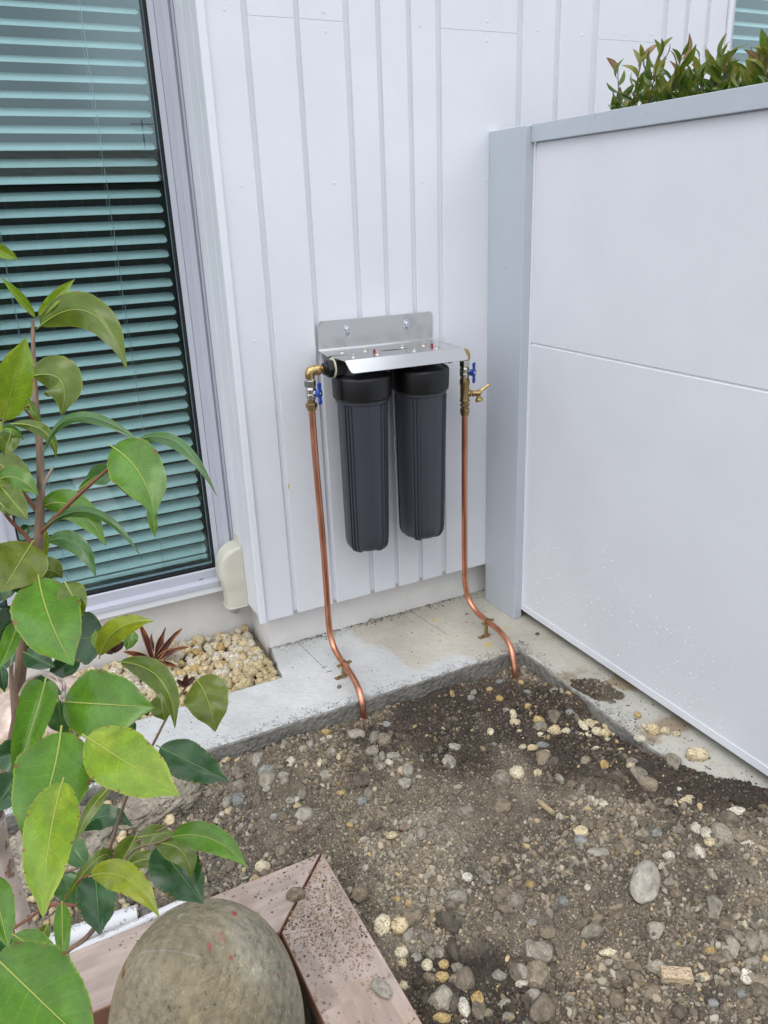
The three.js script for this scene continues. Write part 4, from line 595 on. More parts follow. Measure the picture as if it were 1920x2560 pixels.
standout('pumice_stone', 560 + 955 / 2.765, 1820 + 340 / 2.765, 70 / 2.765, 75 / 2.765, 'Y', PUM, 33, 'orange pumice stone lying in the middle of the soil');
standout('pumice_stone', 300 + 1090 / 4.1475, 1800 + 395 / 4.1475, 125 / 4.1475, 140 / 4.1475, 'P', PUM, 35, 'cream pumice stone at the slab face beside the dark leaf');
standout('rock', 300 + 1140 / 4.1475, 1800 + 1520 / 4.1475, 120 / 4.1475, 120 / 4.1475, 'N', ANG, 37, 'reddish brown rock just beyond the left timber edging');
standout('pumice_stone', 1100 + 1363 / 2.765, 1660 + 358 / 2.765, 48 / 2.765, 50 / 2.765, 'Y', PUM, 39, 'small yellow pumice stone alone on the concrete strip', 'stone', slabY);
standout('pumice_stone', 1100 + 1470 / 2.765, 1660 + 460 / 2.765, 95 / 2.765, 85 / 2.765, 'P', PUM, 41, 'largest pumice stone of the row on the concrete strip', 'stone', slabY);
standout('pumice_stone', 1100 + 1555 / 2.765, 1660 + 475 / 2.765, 75 / 2.765, 60 / 2.765, 'P', PUM, 43, 'pumice stone right of the largest one on the concrete strip', 'stone', slabY);
standout('pumice_stone', 1100 + 1410 / 2.765, 1660 + 432 / 2.765, 40 / 2.765, 45 / 2.765, 'P', PUM, 45, 'small pumice stone left of the largest one on the concrete strip', 'stone', slabY);
standout('pumice_stone', 1100 + 1635 / 2.765, 1660 + 490 / 2.765, 50 / 2.765, 40 / 2.765, 'P', PUM, 47, 'rightmost small pumice stone of the row on the concrete strip', 'stone', slabY);
standout('pumice_stone', 1100 + 1380 / 2.765, 1660 + 528 / 2.765, 90 / 2.765, 60 / 2.765, 'W', PUM, 49, 'white pumice stone at the arris of the concrete strip', 'stone', slabY);
standout('pumice_stone', 1200 + 1245 / 2.304, 1500 + 900 / 2.304, 140 / 2.304, 90 / 2.304, 'P', PUM, 51, 'broad cream pumice stone half buried where soil meets the concrete strip', 'stone', slabY);
standout('pebble', 1200 + 330 / 2.304, 1500 + 198 / 2.304, 24 / 2.304, 20 / 2.304, 'D', ROUND, 53, 'tiny dark pebble on the concrete below the panel wall', 'stone', slabY);
standout('pebble', 700 + 1270 / 5.53, 1500 + 290 / 5.53, 80 / 5.53, 70 / 5.53, 'G', ANG, 55, 'small grey pebble against the foot of the foundation wall', 'stone', slabY);
standout('pebble', 700 + 815 / 5.53, 1500 + 1205 / 5.53, 55 / 5.53, 50 / 5.53, 'N', ANG, 57, 'small square pebble on the slab beside the left pipe', 'stone', slabY);
{ // cream block and a splinter of wood
  const p = onY(1400 + 925 / 3.19, 2180 + 850 / 3.19, -0.04), g = new RoundedBoxGeometry(0.064, 0.022, 0.03, 3, 0.004), q = g.attributes.position; for (let i = 0; i < q.count; i++) { const n = fbm3(q.getX(i) * 60, q.getY(i) * 60 + 3, q.getZ(i) * 60) - 0.5; q.setXYZ(i, q.getX(i) * (1 + 0.1 * n), q.getY(i) * (1 + 0.25 * n), q.getZ(i) * (1 + 0.2 * n)); }
  g.computeVertexNormals(); g.rotateY(camYaw - 0.12).translate(p.x, hSoil(p.x, p.z) + 0.008, p.z); solo('brick_fragment', g, pm([206, 184, 152], 3), 'cream brick shaped fragment lying flat in the dry gravel', 'brick');
  const a = onY(1200 + 340 / 2.304, 1500 + 1170 / 2.304, -0.035), b = onY(1200 + 425 / 2.304, 1500 + 1240 / 2.304, -0.035), d = b.clone().sub(a), L = d.length();
  const s = new RoundedBoxGeometry(L, 0.009, 0.014, 2, 0.002).rotateY(Math.atan2(-d.z, d.x)).translate((a.x + b.x) / 2, hSoil((a.x + b.x) / 2, (a.z + b.z) / 2) + 0.009, (a.z + b.z) / 2); solo('wood_splinter', s, rm([188, 168, 132], 20), 'pale splinter of wood beside a grey pebble on the soil', 'wood');
}

/* ------------------------------------------------------------------ timber edging, boulders, pipes, rubble */
const woodTex = (rot) => { const t = tex(512, 512, (u, v) => { const warp = tfbm(u, v, 3, 3, 2) * 0.25, g = tfbm((u * 0.25 + warp * 0.03) % 1, (v + warp * 0.12) % 1, 24, 4, 5), f = tn(u, v, 4, 3), st = tfbm(u * 0.12 % 1, v, 60, 3, 7); let k = 0.84 + 0.22 * g + 0.1 * (st - 0.5); const w = sstep(0.5, 0.72, tfbm(u, v, 5, 4, 9)); return [mixn(186, 176, w) * k, mixn(168, 154, w) * k, mixn(156, 138, w) * k]; }); t.rotation = rot; t.repeat.set(2.2, 2.2); return t; };
function timber(poly, rot, label) {
  const cx = poly.reduce((s, q) => s + q[0], 0) / poly.length, cz = poly.reduce((s, q) => s + q[1], 0) / poly.length;
  const b = thing('timber_edging', label, 'timber board', V(cx, -0.025, cz));
  const g = new THREE.ExtrudeGeometry(new THREE.Shape(poly.map(([x, z]) => new THREE.Vector2(x, -z))), { depth: 0.039, bevelEnabled: true, bevelSize: 0.003, bevelOffset: -0.003, bevelThickness: 0.003, bevelSegments: 3 }).rotateX(-Math.PI / 2).translate(0, -0.022, 0);
  part(b, 'board', g, [std({ map: woodTex(rot), roughness: 0.72, bumpMap: rockBump, bumpScale: 0.0008 }), std({ color: rgb(0.23, 0.115, 0.07), roughness: 0.7 })]);
  return b;
}
const tb1 = timber([[-1.5, 0.971], [-0.2022, 0.971], [-0.373, 1.1425], [-1.5, 1.1425]], 0, 'left timber edging board, mostly clean pinkish wood');
const tb2 = timber([[-0.1985, 0.9735], [-0.1985, 2.2], [-0.3702, 2.2], [-0.3702, 1.1453]], Math.PI / 2, 'right timber edging board strewn with soil crumbs');
{
  const cr = (b, n, seed, place) => scatter('soil_crumbs', b, tiny, n, seed, r => { const q = place(r); if (!q) return null; const k = 0.0006 + 0.0034 * Math.pow(r(), 4), c = 0.75 + 0.5 * r(); return { p: V(q[0] - b.position.x, 0.0202 + k * 0.35 - b.position.y, q[1] - b.position.z), s: V(k, k * 0.7, k), c: r() < 0.10 ? [0.3 * c, 0.27 * c, 0.23 * c] : [0.60 * c, 0.53 * c, 0.45 * c] }; }, grit);
  cr(tb2, 3600, 61, r => { const z = 0.98 + Math.pow(r(), 1.3) * 0.62, x = -0.366 + r() * 0.163; if (x < -0.198 - (z - 0.973) && z < 1.15 && x < -0.2 - (z - 0.975)) return null; const dn = gx({ x, z }, -0.27, 1.14, 0.13) + 0.25 * sstep(0.45, 0.6, fbm(x * 20, z * 20, 3, 4)); return r() < dn ? [x, z] : null; });
  cr(tb1, 420, 62, r => { const x = -0.22 - Math.pow(r(), 1.6) * 0.5, z = 0.976 + Math.pow(r(), 1.4) * 0.15; return -x - 0.203 > (z - 0.971) + 0.004 ? [x, z] : null; });
  const boardY = () => 0.0205;
  standout('rock', 540 + 655 / 3.318, 1900 + 1130 / 3.318, 142 / 3.318, 100 / 3.318, 'N', ANG, 71, 'small angular rock sitting on the mitre joint of the timber edging', 'stone', boardY);
  const s = standout('flat_stone', 540 + 1375 / 3.318, 1900 + 1905 / 3.318, 240 / 3.318, 165 / 3.318, 'G', ROUND, 73, 'flat grey flake of stone lying on the right timber board', 'stone', boardY); s.scale.y *= 0.3; s.position.y = 0.0205 + s.scale.y * 0.8; s.rotation.z = 0; s.rotation.y = camYaw - 0.75; s.scale.x *= 0.95; s.scale.z *= 0.75;
}
/* big rounded boulder inside the edging */
{
  const c = V(-0.574, 0.03, 1.305), ax = V(0.186, 0.285, 0.172);
  const P0 = V(0, 0.8, 0.6), P1 = V(1, 0, 0), P2 = V(0, -0.6, 0.8), round2 = d => { const th = Math.acos(clamp(d.dot(P0), -1, 1)) / Math.PI, x = d.dot(P1), y = d.dot(P2), l = Math.hypot(x, y) || 1; return [0.5 + 0.5 * th * x / l, 0.5 + 0.5 * th * y / l]; };
  const g0 = new THREE.IcosahedronGeometry(1, 40); g0.deleteAttribute('uv'); g0.deleteAttribute('normal'); const g = mergeVertices(g0, 1e-5), p = g.attributes.position, uv = new Float32Array(p.count * 2);
  for (let i = 0; i < p.count; i++) { const d = V(p.getX(i), p.getY(i), p.getZ(i)).normalize(), q = 1 + 0.05 * (fbm3(d.x * 1.4 + 3, d.y * 1.4, d.z * 1.4, 2) - 0.5) + 0.006 * (fbm3(d.x * 14, d.y * 14, d.z * 14) - 0.5); p.setXYZ(i, d.x * q * ax.x, d.y * q * ax.y, d.z * q * ax.z); const e = round2(d); uv[i * 2] = e[0]; uv[i * 2 + 1] = e[1]; }
  g.computeVertexNormals(); g.setAttribute('uv', new THREE.BufferAttribute(uv, 2)); g.translate(c.x, c.y, c.z);
  /* marks seen in the photograph, turned into places on the stone */
  const hit = (u, v) => { const r = ray(u, v), o = CAM.clone().sub(c), d = V(r.x / ax.x, r.y / ax.y, r.z / ax.z), q = V(o.x / ax.x, o.y / ax.y, o.z / ax.z), A = d.dot(d), B = q.dot(d), C = q.dot(q) - 1, t = (-B - Math.sqrt(Math.max(0, B * B - A * C))) / A, h = q.addScaledVector(d, t); return round2(h.normalize()); };
  const zm = (x, y) => hit(x / 2.0738, 1800 + y / 2.0738);
  const reds = [[...zm(1215, 1010), 0.009, 0.7], [...zm(1085, 1175), 0.006, 0.55], [...zm(1145, 1125), 0.013, 0.22], [...zm(1195, 1232), 0.0045, 0.8], [...zm(1440, 1325), 0.006, 0.45]], pale = [[...zm(1210, 985), 0.02], [...zm(1170, 925), 0.02], [...zm(860, 1010), 0.02], [...zm(1270, 1105), 0.018], [...zm(1350, 1310), 0.03], [...zm(940, 1020), 0.018]], rust = [zm(655, 1255), zm(645, 1330)], la = zm(720, 1220), lb = zm(1040, 1228);
  const seg = (u, v, a, b) => { const dx = b[0] - a[0], dy = b[1] - a[1], t = clamp(((u - a[0]) * dx + (v - a[1]) * dy) / (dx * dx + dy * dy)); return Math.hypot(u - a[0] - t * dx, v - a[1] - t * dy); };
  const map = tex(1024, 1024, (u, v) => {
    const n = fbm(u * 16, v * 16, 5, 3), f = fbm(u * 110, v * 110, 3, 5), b = sstep(0.35, 0.65, fbm(u * 6, v * 6, 3, 9)), sp = n2(u * 420, v * 420, 4);
    let c = [mixn(140, 150, b), mixn(130, 143, b), mixn(102, 124, b)], k = 0.80 + 0.3 * n + 0.28 * (f - 0.5); if (sp > 0.93) k *= 0.74; if (sp < 0.07) k *= 1.2; if (n2(u * 130, v * 130, 14) > 0.955) k *= 0.72;
    for (const [a, e, r, s] of reds) { const q = s * sstep(1, 0.5, Math.hypot((u - a) * 1.6, v - e) / r + (f - 0.5) * 1.6); c = [mixn(c[0], 172, q), mixn(c[1], 62, q), mixn(c[2], 62, q)]; }
    for (const [a, e, r] of pale) { const q = 0.6 * sstep(1, 0.55, Math.hypot(u - a, (v - e) * 1.7) / (r * 0.6) + (fbm(u * 90, v * 90, 3, 8) - 0.5) * 2.2); c = [mixn(c[0], 178, q), mixn(c[1], 172, q), mixn(c[2], 146, q)]; }
    const cr = sstep(0.52, 0.56, Math.abs(fbm(u * 14 + 3, v * 14, 3, 14) - 0.5) < 0.006 ? 1 : 0) * sstep(0.5, 0.6, fbm(u * 4, v * 4, 2, 19)); if (cr) { c = [mixn(c[0], 176, 0.5), mixn(c[1], 168, 0.5), mixn(c[2], 138, 0.5)]; }
    const l = seg(u, v, la, lb); if (l < 0.0011) { c = c.map(q => mixn(q, 176, 0.4)); }
    const ru = seg(u, v, ...rust); if (ru < 0.003 + 0.003 * f && f > 0.42) c = [118, 78, 40];
    return c.map(q => q * k);
  }, { wrap: false });
  const bt = rockBump.clone(); bt.repeat.set(9, 9); bt.needsUpdate = true;
  solo('boulder', g, std({ map, roughness: 0.75, bumpMap: bt, bumpScale: 0.006 }), 'big smooth olive grey boulder with red marks inside the timber edging', 'boulder');
  /* second boulder among the pale gravel, behind the shrub */
  const h0 = new THREE.IcosahedronGeometry(1, 16); h0.deleteAttribute('uv'); h0.deleteAttribute('normal'); const h = mergeVertices(h0, 1e-5), w = h.attributes.position, u2 = new Float32Array(w.count * 2);
  for (let i = 0; i < w.count; i++) { const d = V(w.getX(i), w.getY(i), w.getZ(i)).normalize(), q = 1 + 0.12 * (fbm3(d.x * 1.6 + 8, d.y * 1.6, d.z * 1.6, 2) - 0.5); w.setXYZ(i, d.x * q * 0.215, d.y * q * 0.085, d.z * q * 0.155); }
  h.computeVertexNormals(); const hh = metreUV(h, 4).translate(-0.775, 0.0, -0.085);
  solo('boulder', hh, std({ map: mottle([190, 172, 158], 23, 0.12, 0.84), roughness: 0.85, bumpMap: rockBump, bumpScale: 0.002 }), 'low pinkish boulder in the pale gravel behind the leafy shrub', 'boulder');
}
/* white pipes along the edging */
{
  const a = thing('plastic_pipe', 'thin white plastic pipe lying along the left timber board', 'pipe', V(-0.72, -0.02, 0.945));
  part(a, 'tube', tube([V(-1.3, -0.012, 0.957), V(-0.95, -0.008, 0.953), V(-0.70, -0.004, 0.946), V(-0.565, 0.0, 0.940), V(-0.53, 0.001, 0.938)], 0.0115, 18, 6), M.pvc);
  part(a, 'end_collar', turned([[0.0115, 0], [0.0135, 0.001], [0.0135, 0.012], [0.0115, 0.013], [0.008, 0.013], [0, 0.01]], V(-0.542, 0.001, 0.9385), V(1, 0.02, -0.05), 18), M.pvc);
  const b = thing('plastic_pipe', 'wide white plastic pipe half buried behind the thin one', 'pipe', V(-0.78, -0.04, 0.89));
  part(b, 'tube', tube([V(-1.3, -0.02, 0.885), V(-0.95, -0.018, 0.888), V(-0.76, -0.018, 0.892), V(-0.645, -0.024, 0.896)], 0.024, 22, 6), M.pvc);
}
/* rough underside of the footing, broken concrete */
function rubble(cx, cy, cz, sx, sy, sz, seed, label) {
  const g0 = new THREE.IcosahedronGeometry(1, 26); g0.deleteAttribute('uv'); g0.deleteAttribute('normal'); const g = mergeVertices(g0, 1e-5), p = g.attributes.position, uv = new Float32Array(p.count * 2);
  for (let i = 0; i < p.count; i++) { const d = V(p.getX(i), p.getY(i), p.getZ(i)).normalize(), q = 1 + 0.4 * (fbm3(d.x * 1.8 + seed, d.y * 1.8, d.z * 1.8, 2) - 0.5) + 0.3 * (fbm3(d.x * 6 + seed, d.y * 6, d.z * 6, 3) - 0.5) + 0.10 * (fbm3(d.x * 20, d.y * 20 + seed, d.z * 20, 2) - 0.5); p.setXYZ(i, d.x * q * sx, d.y * q * sy, d.z * q * sz); }
  g.computeVertexNormals(); const gg = metreUV(g, 5).rotateY(0.42).translate(cx, cy, cz);
  solo('concrete_lump', gg, std({ map: mottle([168, 158, 140], 24 + seed, 0.5, 0.66), roughness: 0.95, bumpMap: pumBump, bumpScale: 0.006 }), label, 'concrete lump');
}
rubble(-0.50, -0.055, 0.475, 0.165, 0.058, 0.085, 3, 'rough broken concrete lump below the slab edge behind the shrub');
rubble(-0.80, -0.05, 0.55, 0.16, 0.055, 0.13, 7, 'rough concrete lump at the far left below the shrub trunk');

/* pale pumice gravel bed */
{
  const bed = new THREE.Group(); bed.name = 'gravel_bed'; bed.userData = { kind: 'structure' }; scene.add(bed);
  const b = new THREE.Mesh(box(-3, 0.024, -0.3, -0.032, -0.2915, 0.15), std({ color: rgb(0.2, 0.165, 0.11), roughness: 1 })); b.name = 'bedding'; bed.add(b);
  const r = rng(505), mats = [...ST.P, ...ST.W, ...ST.P, ...ST.W, ST.Y[1]]; let n = 0; const rest = [];
  const sp = 0.0268;
  for (let z = -0.274; z < 0.118; z += sp * 0.88) for (let x = -1.25; x < 0.0; x += sp) {
    const xx = x + (r() - 0.5) * sp * 0.9, zz = z + (r() - 0.5) * sp * 0.9, s = (0.0128 + 0.0095 * Math.pow(r(), 1.8)) * (r() < 0.06 ? 1.3 : 1), y = -0.014 + r() * 0.017 - 0.01 * sstep(0.07, 0.12, zz) + 0.012 * sstep(-0.2, -0.29, zz);
    if (xx > 0.018 - s || zz < -0.288 + s || zz > 0.122 - s * 0.7) continue;
    const rt = [r() * 6.3, r() * 6.3, r() * 6.3], sc = [s * (0.95 + 0.5 * r()), s * (0.8 + 0.3 * r()), s * (0.9 + 0.4 * r())];
    if (xx > -0.66 && n < 298) { const m = new THREE.Mesh(pick(PUM, r), pick(mats, r)); m.name = 'stone'; m.position.set(xx, y, zz); m.rotation.set(...rt); m.scale.set(...sc); bed.add(m); n++; }
    else rest.push([xx, y, zz, rt, sc]);
  }
  const under = []; for (let k = 0; k < 900; k++) { const s = 0.011 + 0.008 * r(); under.push([-1.25 + r() * 1.245, -0.028 + r() * 0.006, -0.275 + r() * 0.385, [r() * 6, r() * 6, r() * 6], [s * 1.2, s, s]]); }
  for (const [geo, list] of [[PUM[2], rest], [PUM[5], under]]) { const im = new THREE.InstancedMesh(geo, ST.P[1], list.length), m4 = new THREE.Matrix4(), q = new THREE.Quaternion(), c = new THREE.Color(); list.forEach(([x, y, z, e, s], i) => { q.setFromEuler(new THREE.Euler(...e)); im.setMatrixAt(i, m4.compose(V(x, y, z), q, V(...s))); const k = 0.8 + 0.3 * r(); im.setColorAt(i, c.setRGB(k, k, k * 0.97)); }); im.name = 'pumice_gravel'; im.userData = { kind: 'stuff' }; bed.add(im); }
  for (const [u, v] of [[478, 1641], [505, 1680], [405, 1860]]) if (v < 1800) { const p = onY(u, v, 0.004), m = new THREE.Mesh(ANG[3], ST.D[0]); m.name = 'stone'; m.position.copy(p); m.scale.set(0.011, 0.008, 0.013); bed.add(m); }
  /* loose pumice round the shrub's foot */
  scatter('pumice_gravel', soilMesh, PUM[1], 420, 71, q => { const x = -1.3 + q() * 0.9, z = 0.43 + q() * 0.52; if (q() > sstep(-0.42, -0.7, x) * (0.35 + 0.65 * sstep(0.45, 0.55, fbm(x * 6, z * 6, 2, 3)))) return null; const s = 0.008 + 0.011 * q(), k = 0.75 + 0.3 * q(), g = q() < 0.35; return { p: V(x, hSoil(x, z) + s * 0.5, z), s: V(s * 1.2, s * 0.85, s), c: g ? [0.55 * k, 0.53 * k, 0.5 * k] : [0.84 * k, 0.77 * k, 0.62 * k] }; }, std({ roughness: 1, bumpMap: pumBump, bumpScale: 0.004 }));
}

/* ------------------------------------------------------------------ leaves and plants */
const leafTex = (base, mid, edge, seed, spots = 0) => tex(192, 384, (u, v) => {
  const s = Math.abs(u - 0.5) * 2, n = fbm(u * 5 + seed, v * 9, 4, seed), f = fbm(u * 40, v * 70, 2, seed + 4);
  const ve = Math.abs(((v * 8.5 - s * 1.55 + (u > 0.5 ? 0.35 : 0)) % 1 + 1) % 1 - 0.5), vein = sstep(0.07, 0.0, ve) * 0.38 * (1 - 0.6 * s), yl = sstep(0.55, 0.78, fbm(u * 2.2 + seed * 3, v * 2.6, 3, seed + 9));
  let c = base.map((q, i) => mixn(q, mid[i], clamp(vein + yl * 0.4)));
  const em = sstep(0.93, 1.0, s); c = c.map((q, i) => mixn(q, edge[i], em * 0.7));
  let k = 0.84 + 0.28 * n + 0.12 * (f - 0.5);
  if (spots && n2(u * 26 + seed, v * 44, 7) > 1 - spots && f > 0.45) { c = [60, 52, 22]; }
  else if (n2(u * 30 + seed, v * 55, 8) > 0.975) c = [104, 84, 36]; else if (s > 0.9 && n2(v * 40 + seed, seed, 3) > 0.86) c = [128, 100, 46];
  return c.map(q => q * k);
}, { wrap: false });
const leafBump = tex(128, 256, (u, v) => { const s = Math.abs(u - 0.5) * 2, ve = Math.abs(((v * 8.5 - s * 1.55 + (u > 0.5 ? 0.35 : 0)) % 1 + 1) % 1 - 0.5); return 150 + 70 * (fbm(u * 6, v * 12, 3, 3) - 0.5) - 90 * sstep(0.09, 0, ve) * (1 - 0.5 * s) - 60 * sstep(0.06, 0, s); }, { srgb: false, wrap: false });
const leafMat = (t, tr = 0.22) => phy({ map: t, roughness: 1, transmission: tr, thickness: 0, clearcoat: 1, clearcoatRoughness: 0.22, bumpMap: leafBump, bumpScale: 0.0012, side: THREE.DoubleSide, specularIntensity: 0.2 });
const LF = [
  leafMat(leafTex([120, 152, 30], [178, 186, 62], [170, 168, 40], 1), 0.3), leafMat(leafTex([86, 130, 32], [138, 168, 66], [154, 172, 46], 2), 0.3), leafMat(leafTex([34, 74, 30], [74, 118, 60], [76, 104, 36], 3), 0.15),
  leafMat(leafTex([96, 118, 28], [132, 146, 46], [158, 170, 60], 4, 0.03), 0.35), leafMat(leafTex([68, 108, 50], [104, 140, 78], [122, 146, 60], 5), 0.25), leafMat(leafTex([136, 152, 30], [196, 178, 40], [176, 172, 50], 6), 0.32), leafMat(leafTex([100, 116, 26], [128, 134, 38], [150, 160, 60], 7, 0.10), 0.3)];
const ribMat = [std({ color: rgb(0.30, 0.36, 0.07), roughness: 0.6 }), std({ color: rgb(0.12, 0.22, 0.07), roughness: 0.6 })];
const leafProfile = t => t <= 0 || t >= 1 ? 0 : Math.pow(Math.sin(Math.PI * Math.pow(t, 0.82)), 0.72) * (1 - 0.45 * sstep(0.72, 1, t)) * (1 + 0.12 * sstep(0.6, 0.3, t));
function bladeGeo(curve, half, { fold = 0.25, roll = 0, wave = 0.06, seed = 1, teeth = true, rows = 46, profile = leafProfile, up = null }) {
  const P = [], U = [], I = [], cols = 8, mid = [], N0 = [];
  for (let i = 0; i <= rows; i++) {
    const t = i / rows, p = curve.getPoint(t), tan = curve.getTangent(t).normalize(), view = up ? up.clone() : CAM.clone().sub(p).normalize(), n = view.addScaledVector(tan, -view.dot(tan)).normalize().applyAxisAngle(tan, roll), side = tan.clone().cross(n);
    const tooth = teeth ? 1 + 0.045 * ((t * 26) % 1 - 0.5) : 1, hw = half * profile(t) * tooth; mid.push(p.clone().addScaledVector(n, half * 0.012)); N0.push(n);
    for (let k = 0; k <= cols; k++) { const s = -1 + 2 * k / cols, a = Math.abs(s), w = wave * half * Math.sin(t * 9 + seed + s * 1.5) * a * profile(t); const q = p.clone().addScaledVector(side, hw * s * Math.cos(fold * (0.6 + 0.4 * a))).addScaledVector(n, hw * a * Math.sin(fold) * (1 - 0.25 * a) + w); P.push(q.x, q.y, q.z); U.push(k / cols, t); }
  }
  for (let i = 0; i < rows; i++) for (let k = 0; k < cols; k++) { const a = i * (cols + 1) + k, b = a + cols + 1; I.push(a, a + 1, b, b, a + 1, b + 1); }
  const g = new THREE.BufferGeometry(); g.setAttribute('position', new THREE.Float32BufferAttribute(P, 3)); g.setAttribute('uv', new THREE.Float32BufferAttribute(U, 2)); g.setIndex(I); g.computeVertexNormals(); return { g, mid };
}
/* leaf seen from base pixel to tip pixel: [bu, bv, bd, tu, tv, td, width px, tone, fold, roll, mu, mv] */
function leaf(plant, L, seed) {
  const [bu, bv, bd, tu, tv, td, w, tone, fold = 0.34, roll = 0, mu, mv] = L, B = at(bu, bv, bd), T = at(tu, tv, td), dm = (bd + td) / 2;
  const Mp = mu === undefined ? B.clone().add(T).multiplyScalar(0.5).addScaledVector(CAM.clone().sub(B).normalize(), B.distanceTo(T) * 0.07) : at(mu, mv, dm - 0.01);
  const c = new THREE.QuadraticBezierCurve3(B, Mp.multiplyScalar(2).addScaledVector(B, -0.5).addScaledVector(T, -0.5), T), half = w / 2 * dm / FOC;
  const { g, mid } = bladeGeo(c, half, { fold: fold * 1.35, roll, seed, wave: 0.11 });
  const m = part(plant, 'leaf', g, LF[tone]), R = Math.max(0.0007, half * 0.024), pts = [], rad = [];
  const back = B.clone().addScaledVector(c.getTangent(0).normalize(), -half * 0.32); pts.push(back); rad.push(R * 1.5);
  for (let i = 0; i < mid.length - 1; i += 5) { pts.push(mid[i]); rad.push(R * (1.35 - 1.15 * i / mid.length)); }
  part(m, 'midrib', tube(pts, rad, 6, 2), ribMat[tone === 2 || tone === 4 ? 1 : 0]); return m;
}
const bark = std({ map: tex(128, 256, (u, v) => { const n = tfbm(u, v, 6, 5, 3), k = 0.7 + 0.5 * n; return [132 * k, 110 * k, 90 * k]; }), roughness: 0.9, bumpMap: rockBump, bumpScale: 0.0015 });
const barkPale = std({ map: tex(128, 256, (u, v) => { const n = tfbm(u, v, 5, 5, 3), s = sstep(0.55, 0.66, tfbm(u, v, 8, 4, 9)); return [mixn(196, 142, s) * (0.8 + 0.3 * n), mixn(184, 116, s) * (0.8 + 0.3 * n), mixn(172, 104, s) * (0.8 + 0.3 * n)]; }), roughness: 0.85, bumpMap: rockBump, bumpScale: 0.002 });
const barkRed = std({ color: rgb(0.22, 0.085, 0.045), roughness: 0.6, bumpMap: rockBump, bumpScale: 0.0008 });
const budMat = std({ map: mottle([118, 66, 56], 31, 0.3, 0.7), roughness: 0.6 });
